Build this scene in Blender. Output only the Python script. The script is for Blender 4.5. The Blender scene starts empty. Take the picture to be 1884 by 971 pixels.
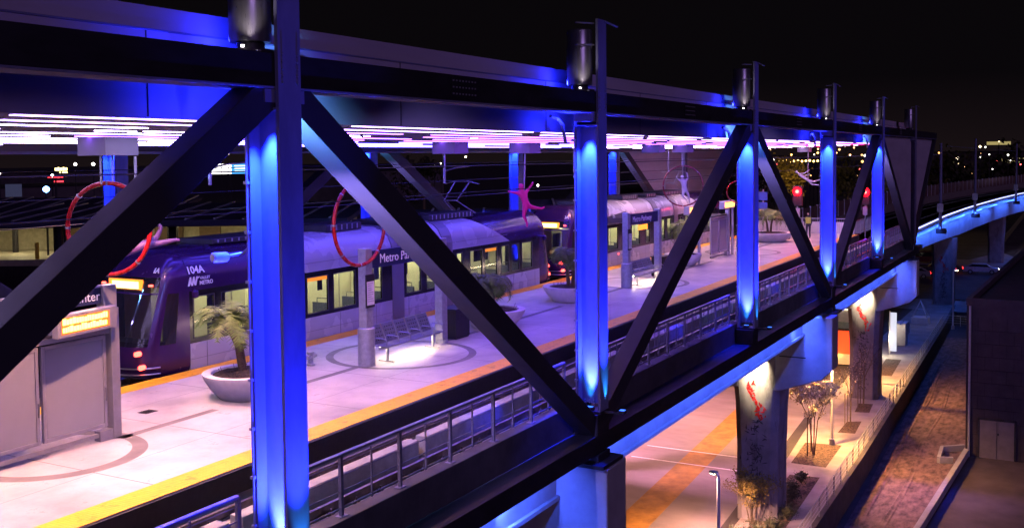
import bpy, math, random
from mathutils import Vector, Matrix
R = math.radians
S = bpy.context.scene
COL = S.collection
rng = random.Random(7)

# ------------------------------------------------------------------ camera
# world: X along the rails away from the camera, Y across towards the train, Z up, rail head at z = 0
W_PX, F_PX = 1884.0, 1900.0
yaw, pitch, roll = R(28.9), R(2.8), R(-0.6)
Fv = Vector((math.cos(yaw) * math.cos(pitch), math.sin(yaw) * math.cos(pitch), -math.sin(pitch)))
R0 = Vector((math.sin(yaw), -math.cos(yaw), 0)); U0 = R0.cross(Fv)
Rv = math.cos(roll) * R0 + math.sin(roll) * U0
Uv = -math.sin(roll) * R0 + math.cos(roll) * U0
cam_data = bpy.data.cameras.new('camera')
cam = bpy.data.objects.new('camera', cam_data); COL.objects.link(cam)
m = Matrix((Rv, Uv, -Fv)).transposed().to_4x4(); m.translation = Vector((0, 0, 6.0))
cam.matrix_world = m
cam_data.sensor_width = 36.0
cam_data.lens = 36.0 * F_PX / W_PX
cam_data.shift_y = -(485.5 - 381.0) / W_PX
cam_data.clip_start = 0.1; cam_data.clip_end = 6000
S.camera = cam

# ------------------------------------------------------------------ world, night sky
w = bpy.data.worlds.new('World'); S.world = w; w.use_nodes = True
nt = w.node_tree; bg = nt.nodes['Background']
tcw = nt.nodes.new('ShaderNodeTexCoord'); sxy = nt.nodes.new('ShaderNodeSeparateXYZ'); crw = nt.nodes.new('ShaderNodeValToRGB')
nt.links.new(tcw.outputs['Generated'], sxy.inputs[0]); nt.links.new(sxy.outputs['Z'], crw.inputs['Fac']); nt.links.new(crw.outputs['Color'], bg.inputs['Color'])
crw.color_ramp.elements[0].position = 0.0; crw.color_ramp.elements[0].color = (0.0085, 0.0052, 0.0062, 1)
crw.color_ramp.elements[1].position = 0.07; crw.color_ramp.elements[1].color = (0.0027, 0.0020, 0.0028, 1)
bg.inputs['Color'].default_value = (0.0028, 0.0021, 0.0031, 1); bg.inputs['Strength'].default_value = 1.0
# faint violet fill added to lift the unlit faces: one very weak, very soft sun
sl = bpy.data.lights.new('violet_fill', 'SUN'); sl.energy = 0.38; sl.angle = R(25); sl.color = (0.56, 0.32, 1.0)
so = bpy.data.objects.new('violet_fill', sl); COL.objects.link(so)
so.rotation_euler = Vector((0.50, 0.80, -0.28)).to_track_quat('-Z', 'Y').to_euler()

S.view_settings.view_transform = 'Standard'; S.view_settings.look = 'None'
S.view_settings.exposure = 0.0; S.view_settings.gamma = 1.0
S.cycles.use_denoising = True
S.cycles.max_bounces = 5; S.cycles.diffuse_bounces = 3; S.cycles.glossy_bounces = 3
S.cycles.transmission_bounces = 5; S.cycles.transparent_max_bounces = 12
S.cycles.sample_clamp_indirect = 3.0; S.cycles.blur_glossy = 1.0
S.cycles.caustics_reflective = False; S.cycles.caustics_refractive = False
S.cycles.use_light_tree = True

# ------------------------------------------------------------------ materials
MATS = {}
def mat(name, color, rough=0.6, metal=0.0, var=0.12, scale=3.0, bump=0.0, spec=0.5, stretch=None, col2=None, detail=6.0):
    """principled with a noise-driven tint, roughness variation and optional bump"""
    if name in MATS: return MATS[name]
    mt = bpy.data.materials.new(name); mt.use_nodes = True; n = mt.node_tree.nodes; l = mt.node_tree.links
    b = n['Principled BSDF']; b.inputs['Metallic'].default_value = metal
    b.inputs['Specular IOR Level'].default_value = spec
    tc = n.new('ShaderNodeTexCoord'); mp = n.new('ShaderNodeMapping')
    if stretch: mp.inputs['Scale'].default_value = stretch
    l.new(tc.outputs['Object'], mp.inputs['Vector'])
    no = n.new('ShaderNodeTexNoise'); no.inputs['Scale'].default_value = scale; no.inputs['Detail'].default_value = detail
    no.inputs['Roughness'].default_value = 0.62
    l.new(mp.outputs['Vector'], no.inputs['Vector'])
    cr = n.new('ShaderNodeValToRGB'); c1, c2 = cr.color_ramp.elements
    c1.position = 0.32; c2.position = 0.70
    a = col2 if col2 else tuple(c * (1 - var * 1.6) for c in color)
    c1.color = (*a, 1); c2.color = (*[min(1, c * (1 + var)) for c in color], 1)
    l.new(no.outputs['Fac'], cr.inputs['Fac']); l.new(cr.outputs['Color'], b.inputs['Base Color'])
    mr = n.new('ShaderNodeMapRange'); mr.inputs['To Min'].default_value = max(0.03, rough - 0.12); mr.inputs['To Max'].default_value = min(1, rough + 0.12)
    n2 = n.new('ShaderNodeTexNoise'); n2.inputs['Scale'].default_value = scale * 2.3; n2.inputs['Detail'].default_value = 3
    l.new(mp.outputs['Vector'], n2.inputs['Vector'])
    l.new(n2.outputs['Fac'], mr.inputs['Value']); l.new(mr.outputs['Result'], b.inputs['Roughness'])
    if bump:
        bp = n.new('ShaderNodeBump'); bp.inputs['Strength'].default_value = bump; bp.inputs['Distance'].default_value = 0.05
        l.new(no.outputs['Fac'], bp.inputs['Height']); l.new(bp.outputs['Normal'], b.inputs['Normal'])
    MATS[name] = mt; return mt
def emit(name, color, strength, base=(0.02, 0.02, 0.02)):
    if name in MATS: return MATS[name]
    mt = bpy.data.materials.new(name); mt.use_nodes = True; b = mt.node_tree.nodes['Principled BSDF']
    b.inputs['Base Color'].default_value = (*base, 1); b.inputs['Emission Color'].default_value = (*color, 1)
    b.inputs['Emission Strength'].default_value = strength; b.inputs['Roughness'].default_value = 0.5
    MATS[name] = mt; return mt
def glass(name, color=(0.8, 0.85, 0.9), rough=0.02, alpha=0.18):
    if name in MATS: return MATS[name]
    mt = bpy.data.materials.new(name); mt.use_nodes = True; n = mt.node_tree.nodes; l = mt.node_tree.links
    b = n['Principled BSDF']; b.inputs['Base Color'].default_value = (*color, 1); b.inputs['Roughness'].default_value = rough
    tr = n.new('ShaderNodeBsdfTransparent'); tr.inputs['Color'].default_value = (0.86, 0.9, 0.88, 1)
    mx = n.new('ShaderNodeMixShader'); mx.inputs['Fac'].default_value = alpha
    l.new(tr.outputs[0], mx.inputs[1]); l.new(b.outputs[0], mx.inputs[2]); l.new(mx.outputs[0], n['Material Output'].inputs['Surface'])
    MATS[name] = mt; return mt

M_truss = mat('truss_paint', (0.030, 0.028, 0.034), 0.5, 0.1, 0.25, 2.4, 0.05, spec=0.3, stretch=(.4, 1, 1))
M_column = mat('column_paint', (0.21, 0.22, 0.33), 0.72, 0.0, 0.16, 1.6, 0.03, spec=0.15, stretch=(1, 1, .35))
M_brace = mat('brace_paint', (0.042, 0.040, 0.046), 0.6, 0.0, 0.08, 1.2, 0.02, spec=0.3)
M_fascia = mat('fascia_panel', (0.50, 0.46, 0.50), 0.65, 0.0, 0.10, 0.7, spec=0.25, stretch=(.3, 1, 2))
M_ceiling = mat('canopy_ceiling', (0.20, 0.19, 0.21), 0.5, 0.0, 0.06, 0.8)
M_steel = mat('stainless_steel', (0.36, 0.36, 0.38), 0.32, 0.85, 0.10, 4, 0.02, stretch=(6, 6, 1))
M_galv = mat('galvanised_steel', (0.42, 0.43, 0.45), 0.45, 0.5, 0.12, 9, 0.03)
M_railing = mat('railing_paint', (0.24, 0.23, 0.31), 0.4, 0.35, 0.15, 6, 0.02)
M_conc = mat('concrete', (0.36, 0.35, 0.34), 0.8, 0, 0.14, 0.9, 0.15)
M_conc_art = mat('pier_concrete', (0.24, 0.22, 0.225), 0.82, 0, 0.16, 1.3, 0.25)
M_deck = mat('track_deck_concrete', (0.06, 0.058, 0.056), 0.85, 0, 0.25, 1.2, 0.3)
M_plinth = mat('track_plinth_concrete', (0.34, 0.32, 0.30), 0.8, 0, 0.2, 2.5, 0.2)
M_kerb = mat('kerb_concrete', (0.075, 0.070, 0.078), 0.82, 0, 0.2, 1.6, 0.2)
M_plat = mat('platform_concrete', (0.52, 0.485, 0.465), 0.50, 0, 0.10, 0.55, 0.05, detail=12, col2=(0.29, 0.265, 0.262))
M_band = mat('platform_band', (0.17, 0.155, 0.15), 0.6, 0, 0.16, 1.5, 0.05)
M_yellow = mat('tactile_yellow', (0.85, 0.44, 0.010), 0.55, 0, 0.08, 6, 0.1)
for _m, _sc, _lo in ((M_plat, 2.2, .66), (M_yellow, 3.0, .62), (M_conc_art, 1.1, .60)):
    _n = _m.node_tree.nodes; _l = _m.node_tree.links; _b = _n['Principled BSDF']; _src = _b.inputs['Base Color'].links[0].from_socket
    _t = _n.new('ShaderNodeTexCoord'); _o = _n.new('ShaderNodeTexNoise'); _o.inputs['Scale'].default_value = _sc; _o.inputs['Detail'].default_value = 14; _o.inputs['Roughness'].default_value = .75
    _mp = _n.new('ShaderNodeMapping'); _mp.inputs['Scale'].default_value = (1, 1, .25) if _m is M_conc_art else (1, 1, 1)
    _l.new(_t.outputs['Object'], _mp.inputs['Vector']); _l.new(_mp.outputs['Vector'], _o.inputs['Vector'])
    _r = _n.new('ShaderNodeValToRGB'); _r.color_ramp.elements[0].position = _lo - .08; _r.color_ramp.elements[0].color = (1, 1, 1, 1); _r.color_ramp.elements[1].position = _lo + .02; _r.color_ramp.elements[1].color = (.55, .52, .50, 1)
    _x = _n.new('ShaderNodeMix'); _x.data_type = 'RGBA'; _x.blend_type = 'MULTIPLY'; _x.inputs['Factor'].default_value = 1.0
    _l.new(_o.outputs['Fac'], _r.inputs['Fac']); _l.new(_src, _x.inputs['A']); _l.new(_r.outputs['Color'], _x.inputs['B']); _l.new(_x.outputs['Result'], _b.inputs['Base Color'])
_n = M_yellow.node_tree.nodes; _l = M_yellow.node_tree.links; _b = _n['Principled BSDF']
_v = _n.new('ShaderNodeTexVoronoi'); _v.inputs['Scale'].default_value = 14; _v.inputs['Randomness'].default_value = 0.0; _tc = _n.new('ShaderNodeTexCoord'); _l.new(_tc.outputs['Object'], _v.inputs['Vector'])
_bp = _n.new('ShaderNodeBump'); _bp.inputs['Strength'].default_value = 0.6; _bp.inputs['Distance'].default_value = 0.01; _bp.invert = True
_l.new(_v.outputs['Distance'], _bp.inputs['Height']); _l.new(_bp.outputs['Normal'], _b.inputs['Normal'])
M_rail = mat('rail_steel', (0.22, 0.19, 0.17), 0.35, 0.8, 0.2, 8)
M_rubber = mat('black_rubber', (0.012, 0.012, 0.014), 0.55, 0, 0.2, 6)
M_purple = mat('purple_paint', (0.040, 0.013, 0.085), 0.22, 0.35, 0.06, 1.5)
M_white = mat('white_vehicle_paint', (0.38, 0.38, 0.41), 0.26, 0.05, 0.015, 0.5)
M_grey = mat('grey_vehicle_paint', (0.16, 0.155, 0.17), 0.4, 0.1, 0.06, 1.2)
M_bandblack = mat('black_window_band', (0.010, 0.010, 0.014), 0.14, 0, 0.1, 2)
M_roofdark = mat('dark_roof_gear', (0.035, 0.035, 0.045), 0.5, 0.3, 0.2, 3)
M_interior = mat('train_interior', (0.66, 0.62, 0.44), 0.6, 0, 0.06, 2)
M_seat = mat('train_seat', (0.06, 0.07, 0.12), 0.7, 0, 0.15, 8)
M_glass = glass('window_glass', (0.04, 0.05, 0.06), 0.03, 0.22)
M_shield = glass('windshield_glass', (0.01, 0.012, 0.02), 0.04, 0.86)
M_frost = mat('frosted_panel', (0.34, 0.32, 0.35), 0.22, 0.15, 0.05, 0.9)
M_frame = mat('shelter_frame', (0.48, 0.45, 0.46), 0.38, 0.6, 0.08, 3)
M_signnavy = mat('navy_sign_panel', (0.018, 0.022, 0.075), 0.35, 0, 0.1, 3)
M_signwhite = mat('white_lettering', (0.85, 0.85, 0.88), 0.4, 0, 0.03, 5)
M_paper = mat('notice_paper', (0.70, 0.66, 0.68), 0.6, 0, 0.06, 10)
M_bin = mat('black_bin', (0.015, 0.015, 0.017), 0.45, 0.2, 0.2, 5)
M_planter = mat('planter_concrete', (0.68, 0.62, 0.60), 0.6, 0, 0.10, 2.5, 0.05)
M_soil = mat('soil', (0.055, 0.035, 0.022), 0.95, 0, 0.5, 9, 0.8)
M_trunk = mat('palm_trunk', (0.12, 0.08, 0.05), 0.9, 0, 0.3, 9, 0.6, stretch=(1, 1, 5))
M_frond = mat('palm_frond', (0.13, 0.20, 0.03), 0.55, 0, 0.4, 3)
M_bark = mat('tree_bark', (0.13, 0.095, 0.065), 0.9, 0, 0.3, 12, 0.5)
M_blossom = mat('pale_leaves', (0.66, 0.56, 0.34), 0.7, 0, 0.3, 4)
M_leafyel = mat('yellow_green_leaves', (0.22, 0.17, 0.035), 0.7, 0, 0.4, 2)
M_leafdk = mat('dark_leaves', (0.045, 0.055, 0.02), 0.7, 0, 0.4, 2)
M_red = mat('red_enamel', (0.34, 0.008, 0.012), 0.28, 0.1, 0.08, 3)
M_darkred = mat('dark_red_enamel', (0.16, 0.01, 0.03), 0.3, 0.1, 0.08, 3)
M_magenta = mat('magenta_enamel', (0.85, 0.02, 0.22), 0.4, 0, 0.08, 3)
M_violet = mat('violet_enamel', (0.13, 0.05, 0.22), 0.5, 0, 0.08, 3)
M_pale = mat('pale_grey_enamel', (0.55, 0.52, 0.55), 0.45, 0, 0.08, 3)
M_orangefig = mat('orange_enamel', (0.75, 0.25, 0.10), 0.45, 0, 0.08, 3)
M_black = mat('black_paint', (0.012, 0.012, 0.014), 0.5, 0.1, 0.1, 4)
M_wire = mat('wire', (0.02, 0.02, 0.025), 0.5, 0.5, 0.1, 4)
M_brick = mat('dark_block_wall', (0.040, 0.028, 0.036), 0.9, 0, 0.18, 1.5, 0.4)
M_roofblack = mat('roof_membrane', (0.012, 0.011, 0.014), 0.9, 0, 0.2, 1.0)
M_door = mat('service_door', (0.15, 0.13, 0.135), 0.6, 0.1, 0.12, 2.0)
M_far = mat('far_building', (0.10, 0.085, 0.09), 0.9, 0, 0.2, 0.2)
M_farroof = mat('shade_roof', (0.028, 0.024, 0.06), 0.7, 0.1, 0.2, 0.4)
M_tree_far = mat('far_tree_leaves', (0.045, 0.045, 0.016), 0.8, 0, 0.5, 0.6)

E_led_near = emit('led_warm_pink', (0.58, 0.44, 1.0), 28)
E_led_mid = emit('led_violet', (0.11, 0.075, 1.0), 46)
E_led_mag = emit('led_magenta_violet', (0.25, 0.07, 1.0), 22)
E_led_far = emit('led_pink', (0.76, 0.48, 1.0), 26)
E_led_side = emit('led_lavender', (0.50, 0.30, 1.0), 14)
E_led_red = emit('led_red', (1.0, 0.02, 0.25), 16)
E_warm = emit('warm_lamp', (1.0, 0.78, 0.45), 30)
E_bench = emit('bench_lamp', (1.0, 0.74, 0.50), 60)
E_blue = emit('blue_led', (0.03, 0.15, 1.0), 3)
E_bluewhite = emit('blue_white_led', (0.42, 0.46, 1.0), 3.2)
E_signal = emit('red_signal_lens', (1.0, 0.0, 0.001), 9, (.2, 0, 0))
E_tail = emit('tail_lamp', (1.0, 0.06, 0.04), 10)
E_amber = emit('amber_display', (1.0, 0.26, 0.02), 2.4)
E_amber_core = emit('amber_text', (1.0, 0.62, 0.14), 7)
E_train_in = emit('train_ceiling_lamp', (1.0, 0.90, 0.56), 42)
E_white = emit('white_lamp', (1.0, 0.95, 0.90), 14)
E_sodium = emit('sodium_lamp', (1.0, 0.42, 0.08), 22)

# ------------------------------------------------------------------ geometry helpers
class MB:
    def __init__(s): s.v = []; s.f = []; s.mi = []
    def add(s, vs, fs, mi=0):
        k = len(s.v); s.v += [tuple(v) for v in vs]; s.f += [tuple(i + k for i in f) for f in fs]; s.mi += [mi] * len(fs); return s
    def box(s, x0, x1, y0, y1, z0, z1, mi=0):
        x0, x1 = min(x0, x1), max(x0, x1); y0, y1 = min(y0, y1), max(y0, y1); z0, z1 = min(z0, z1), max(z0, z1)
        return s.add([(x0,y0,z0),(x1,y0,z0),(x1,y1,z0),(x0,y1,z0),(x0,y0,z1),(x1,y0,z1),(x1,y1,z1),(x0,y1,z1)],
                     [(0,3,2,1),(4,5,6,7),(0,1,5,4),(1,2,6,5),(2,3,7,6),(3,0,4,7)], mi)
    def beam(s, p, q, wy, wn, mi=0):
        """box along p-q, wy wide across (horizontal), wn deep"""
        p, q = Vector(p), Vector(q); d = (q - p).normalized()
        side = Vector((0, 0, 1)).cross(d)
        side = side.normalized() if side.length > 1e-4 else Vector((0, 1, 0))
        nn = d.cross(side); a, b = side * wy / 2, nn * wn / 2
        vs = [p-a-b, p+a-b, p+a+b, p-a+b, q-a-b, q+a-b, q+a+b, q-a+b]
        return s.add(vs, [(0,3,2,1),(4,5,6,7),(0,1,5,4),(1,2,6,5),(2,3,7,6),(3,0,4,7)], mi)
    def tube(s, pts, r, n=8, closed=False, mi=0):
        pts = [Vector(p) for p in pts]; N = len(pts); rs = r if isinstance(r, (list, tuple)) else [r] * N
        base = len(s.v); prev = None
        for i, p in enumerate(pts):
            if closed: t = pts[(i + 1) % N] - pts[i - 1]
            else: t = pts[min(i + 1, N - 1)] - pts[max(i - 1, 0)]
            t.normalize()
            if prev is None:
                u = t.orthogonal().normalized()
            else:
                u = (prev - t * prev.dot(t)); u = u.normalized() if u.length > 1e-5 else t.orthogonal().normalized()
            prev = u; v = t.cross(u)
            for k in range(n):
                a = 2 * math.pi * k / n
                s.v.append(tuple(p + (u * math.cos(a) + v * math.sin(a)) * rs[i]))
        for i in range(N if closed else N - 1):
            j = (i + 1) % N
            for k in range(n):
                k2 = (k + 1) % n
                s.f.append((base+i*n+k, base+i*n+k2, base+j*n+k2, base+j*n+k)); s.mi.append(mi)
        if not closed:
            s.f.append(tuple(base + k for k in reversed(range(n)))); s.mi.append(mi)
            s.f.append(tuple(base + (N-1)*n + k for k in range(n))); s.mi.append(mi)
        return s
    def lathe(s, prof, c, n=32, mi=0, cap=True):
        base = len(s.v)
        for (r, z) in prof:
            for k in range(n):
                a = 2 * math.pi * k / n; s.v.append((c[0] + r * math.cos(a), c[1] + r * math.sin(a), c[2] + z))
        for i in range(len(prof) - 1):
            for k in range(n):
                k2 = (k + 1) % n; s.f.append((base+i*n+k, base+i*n+k2, base+(i+1)*n+k2, base+(i+1)*n+k)); s.mi.append(mi)
        if cap:
            s.f.append(tuple(base + k for k in reversed(range(n)))); s.mi.append(mi)
            s.f.append(tuple(base + (len(prof)-1)*n + k for k in range(n))); s.mi.append(mi)
        return s
    def prism_x(s, poly, x0, x1, mi=0):
        """poly: (y,z) points"""
        n = len(poly); vs = [(x0, y, z) for y, z in poly] + [(x1, y, z) for y, z in poly]
        fs = [(i, (i+1) % n, n + (i+1) % n, n + i) for i in range(n)] + [tuple(reversed(range(n))), tuple(range(n, 2*n))]
        return s.add(vs, fs, mi)
    def prism_y(s, poly, y0, y1, mi=0):
        n = len(poly); vs = [(x, y0, z) for x, z in poly] + [(x, y1, z) for x, z in poly]
        fs = [(i, (i+1) % n, n + (i+1) % n, n + i) for i in range(n)] + [tuple(reversed(range(n))), tuple(range(n, 2*n))]
        return s.add(vs, fs, mi)
    def prism_z(s, poly, z0, z1, mi=0):
        n = len(poly); vs = [(x, y, z0) for x, y in poly] + [(x, y, z1) for x, y in poly]
        fs = [(i, (i+1) % n, n + (i+1) % n, n + i) for i in range(n)] + [tuple(reversed(range(n))), tuple(range(n, 2*n))]
        return s.add(vs, fs, mi)
    def build(s, name, material, parent=None, origin=None, smooth=False, bevel=0.0):
        o = Vector(origin) if origin is not None else (ORG[parent.name] if parent else Vector((0, 0, 0)))
        used = sorted({i for f in s.f for i in f})
        if len(used) < len(s.v):
            mp_ = {k: i for i, k in enumerate(used)}; s.v = [s.v[k] for k in used]; s.f = [tuple(mp_[i] for i in f) for f in s.f]
        me = bpy.data.meshes.new(name)
        me.from_pydata([(v[0]-o.x, v[1]-o.y, v[2]-o.z) for v in s.v], [], s.f)
        ms = material if isinstance(material, (list, tuple)) else [material]
        for q in ms: me.materials.append(q)
        if len(ms) > 1:
            for p, k in zip(me.polygons, s.mi): p.material_index = k
        me.validate(); fix_normals(me)
        if smooth:
            for p in me.polygons: p.use_smooth = True
            try: me.set_sharp_from_angle(angle=R(38))
            except Exception: pass
        ob = bpy.data.objects.new(name, me); COL.objects.link(ob)
        if bevel:
            bv = ob.modifiers.new('bevel', 'BEVEL'); bv.width = bevel; bv.segments = 2; bv.limit_method = 'ANGLE'; bv.angle_limit = R(40)
        if parent: ob.parent = parent; ORG[ob.name] = o
        else: ob.location = o; ORG[ob.name] = o
        return ob
import bmesh
def fix_normals(me):
    bm = bmesh.new(); bm.from_mesh(me); bmesh.ops.recalc_face_normals(bm, faces=bm.faces); bm.to_mesh(me); bm.free()
ORG = {}
LABELS = {}
def tag(o, label=None, cat=None, group=None, kind=None):
    if label: o['label'] = label
    if cat: o['category'] = cat
    if group: o['group'] = group
    if kind: o['kind'] = kind
    return o
def thing(name, loc, label, cat, group=None):
    o = bpy.data.objects.new(name, None); o.empty_display_size = 0.3; COL.objects.link(o); o.location = loc
    ORG[o.name] = Vector(loc); return tag(o, label, cat, group)
def copy_tree(o, delta, label=None, rotz=None, parent=None):
    c = o.copy(); COL.objects.link(c)
    if parent: c.parent = parent
    else:
        c.location = o.location + Vector(delta)
        if rotz is not None: c.rotation_euler.z = rotz
        if label: c['label'] = label
    for ch in list(o.children): copy_tree(ch, delta, parent=c)
    return c
def text(name, body, size, parent, pos, xdir, zdir, material, depth=0.006, align='LEFT', bold=0.0, squash=1.0):
    """raised lettering; pos = world position of its baseline start"""
    cu = bpy.data.curves.new(name, 'FONT'); cu.body = body; cu.size = size; cu.extrude = depth / 2; cu.align_x = align; cu.offset = bold
    cu.resolution_u = 3
    to = bpy.data.objects.new('tmp_text', cu); COL.objects.link(to)
    me = bpy.data.meshes.new_from_object(to.evaluated_get(bpy.context.evaluated_depsgraph_get()))
    bpy.data.objects.remove(to); bpy.data.curves.remove(cu)
    x = Vector(xdir).normalized(); z = Vector(zdir).normalized(); nrm = x.cross(z)
    mtx = Matrix((x * squash, z, nrm)).transposed().to_4x4(); mtx.translation = Vector(pos) - (ORG[parent.name] if parent else Vector((0,0,0)))
    me.transform(mtx); me.materials.clear(); me.materials.append(material)
    o = bpy.data.objects.new(name, me); COL.objects.link(o)
    if parent: o.parent = parent; ORG[o.name] = ORG[parent.name]
    return o
def light(name, kind, loc, aim, color, power, parent=None, size=0.1, size_y=None, spot=60, blend=0.6):
    ld = bpy.data.lights.new(name, kind); ld.color = color; ld.energy = power
    if kind == 'SPOT': ld.spot_size = R(spot); ld.spot_blend = blend; ld.shadow_soft_size = size
    elif kind == 'AREA':
        ld.size = size
        if size_y: ld.shape = 'RECTANGLE'; ld.size_y = size_y
    else: ld.shadow_soft_size = size
    o = bpy.data.objects.new(name, ld); COL.objects.link(o)
    o.location = Vector(loc) - (ORG[parent.name] if parent else Vector((0, 0, 0)))
    if parent: o.parent = parent
    d = Vector(aim) - Vector(loc)
    o.rotation_euler = d.to_track_quat('-Z', 'Y').to_euler()
    return o

G = -11.3          # street level
LG = -12.7         # the sunken lane
C = [11.5, 22.55, 35.8, 48.95, 62.3, 75.55]

# ================================================================== GROUND
M_asph = mat('asphalt', (0.05, 0.046, 0.046), 0.9, 0, 0.3, 0.25, 0.2)
M_lot = mat('plaza_concrete', (0.27, 0.24, 0.225), 0.75, 0, 0.22, 0.35, 0.12, stretch=(1, 0.5, 1), detail=10)
M_walk = mat('walkway_concrete', (0.30, 0.265, 0.245), 0.8, 0, 0.2, 0.7, 0.15, detail=9)
M_dirt = mat('dirt', (0.21, 0.125, 0.115), 0.95, 0, 0.45, 2.2, 1.0, stretch=(0.5, 1.1, 1), detail=14)
M_mulch = mat('mulch', (0.10, 0.062, 0.04), 0.95, 0, 0.6, 7, 0.9)
M_lotdark = mat('worn_asphalt', (0.085, 0.065, 0.062), 0.9, 0, 0.3, 0.35, 0.3, detail=10)
M_paint = mat('white_road_paint', (0.75, 0.73, 0.72), 0.7, 0, 0.15, 6)
M_oldyellow = mat('faded_yellow_paint', (0.40, 0.21, 0.03), 0.7, 0, 0.25, 1.4, 0.1)
def st(name, mb, material, origin=(0, 0, 0), parent=None, **k):
    o = mb.build(name, material, parent=parent, origin=None if parent else origin, **k)
    if not parent: o['kind'] = 'structure'
    return o
g = MB()
XR = [(-400, 2600)]
g.add([(-400, 10.55, G), (2600, 26.0, G), (2600, 2600, G), (-400, 2600, G)], [(0, 1, 2, 3)])
st('ground', g, M_asph)
g = MB(); g.add([(-400, -1500, LG), (2600, -1500, LG), (2600, 26.0, LG), (-400, 10.4, LG)], [(0, 1, 2, 3)])
st('lower_ground', g, M_lotdark)
def sheet(name, pts, z, material): 
    return st(name, MB().add([(x, y, z) for x, y in pts], [tuple(range(len(pts)))]), material)
sheet('parking_lot', [(20, 13.0), (80, 16.4), (82, 40), (20, 48)], G + 0.004, M_lot)
sheet('fire_lane_marking', [(38.0, 17.1), (72, 19.0), (72, 20.6), (38.0, 18.8)], G + 0.008, M_oldyellow)
sheet('bay_marking', [(57.15, 16.3), (57.30, 16.3), (57.25, 22.5), (57.10, 22.5)], G + 0.012, M_paint)
sheet('bay_marking', [(54.65, 15.8), (54.80, 15.8), (54.75, 22.5), (54.60, 22.5)], G + 0.012, M_paint)
for i in range(6):
    x = 61.5 + i * 4.4
    sheet('bay_marking', [(x, 23.6), (x + .14, 23.6), (x + .14, 28.2), (x, 28.2)], G + 0.012, M_paint)
wk = [(20, 10.45), (60, 10.75), (110, 11.85), (125, 12.3), (125, 16.0), (97, 16.2), (80, 15.5), (69.9, 15.3), (58.6, 14.4), (40, 13.6), (20, 12.9)]
st('walkway', MB().prism_z([(x, y) for x, y in wk], G - 0.05, G + 0.12), M_walk)
Wz = G + 0.12
def bed(pts, name='planting_bed', z=Wz + 0.004): return sheet(name, pts, z, M_mulch)
bed([(57.1, 12.05), (61.9, 12.15), (61.6, 14.2), (57.1, 13.95)])
bed([(64.9, 11.95), (68.1, 12.15), (67.6, 12.95), (64.7, 12.95)])
bed([(70.6, 12.1), (73.2, 12.3), (73.0, 13.2), (70.4, 13.0)])
bed([(40.0, 11.5), (55.2, 11.95), (55.0, 13.5), (40.0, 13.1)])
bed([(83, 12.6), (90, 12.9), (90, 14.1), (83, 13.8)])
# the roadway under the viaduct
sheet('cross_street', [(128, -40), (166, -40), (176, 120), (136, 120)], G + 0.006, mat('street_asphalt', (0.045, 0.04, 0.042), 0.85, 0, 0.25, 0.3, 0.1))
sheet('street_pavement', [(118, -40), (127, -40), (135, 120), (126, 120)], G + 0.010, M_walk)
st('pavement_strip', MB().prism_z([(167, -20), (176, -20), (182, 60), (173, 60)], G, G + 0.14), M_walk)
sheet('crossing_apron', [(150, 6), (168, 4), (196, 12), (178, 16)], G + 0.014, mat('pale_paving', (0.33, 0.29, 0.27), 0.8, 0, 0.2, 0.4))
sheet('dirt_lane', [(30, 6.9), (54, 6.9), (68.5, 6.0), (100, 5.0), (112, 5.0), (112, 11.7), (60, 10.3), (30, 9.8)], LG + 0.01, M_dirt)

for k_, (y0_, y1_) in enumerate(((9.35, 10.9), (9.0, 10.5), (8.0, 9.2))):
    rr_ = random.Random(k_); vs = []; fs = []; n_ = 60
    for i in range(n_ + 1):
        x = 32 + 76 * i / n_; yc_ = y0_ + (y1_ - y0_) * i / n_ + .12*math.sin(x*.35 + k_); 
        vs += [(x, yc_ - .16, LG + .012), (x, yc_ - .10, LG + .045 + rr_.uniform(-.025, .02)), (x, yc_ + .02, LG + .02), (x, yc_ + .13, LG + .04 + rr_.uniform(-.025, .02)), (x, yc_ + .2, LG + .012)]
    for i in range(n_): fs += [(i*5+j, (i+1)*5+j, (i+1)*5+j+1, i*5+j+1) for j in range(4)]
    st('tyre_rut', MB().add(vs, fs), M_dirt)
# retaining wall between walkway and lane
rw = MB()
P = [(20, 10.25), (60, 10.6), (110, 11.7), (125, 12.2)]
for (a, b), (c, d) in zip(P, P[1:]):
    rw.add([(a, b, LG), (c, d, LG), (c, d + .25, LG), (a, b + .25, LG), (a, b, G + .14), (c, d, G + .14), (c, d + .25, G + .14), (a, b + .25, G + .14)],
           [(0,3,2,1),(4,5,6,7),(0,1,5,4),(1,2,6,5),(2,3,7,6),(3,0,4,7)])
rwo = rw.build('retaining_wall', M_kerb, origin=(20, 10.25, LG)); tag(rwo, 'long concrete retaining wall holding the walkway above the dirt lane', 'wall')
# low walls of the lane
t = MB()
t.beam((50.0, 6.95, LG + .22), (69.0, 5.95, LG + .22), 0.28, 0.45)
o = t.build('low_wall', M_conc, origin=(50, 6.95, LG)); tag(o, 'long low concrete wall between dirt lane and dark lot', 'wall')
t = MB(); t.beam((66.4, 6.55, LG + .2), (66.1, 7.3, LG + .2), 0.2, 0.4); t.beam((66.1, 7.3, LG + .2), (68.6, 7.4, LG + .2), 0.2, 0.4); t.beam((68.6, 7.4, LG + .2), (69.6, 6.2, LG + .2), .2, .4)
o = t.build('low_wall', M_conc, origin=(66, 6.5, LG)); tag(o, 'short bent concrete kerb wall at the corner of the dark building', 'wall')

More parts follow.
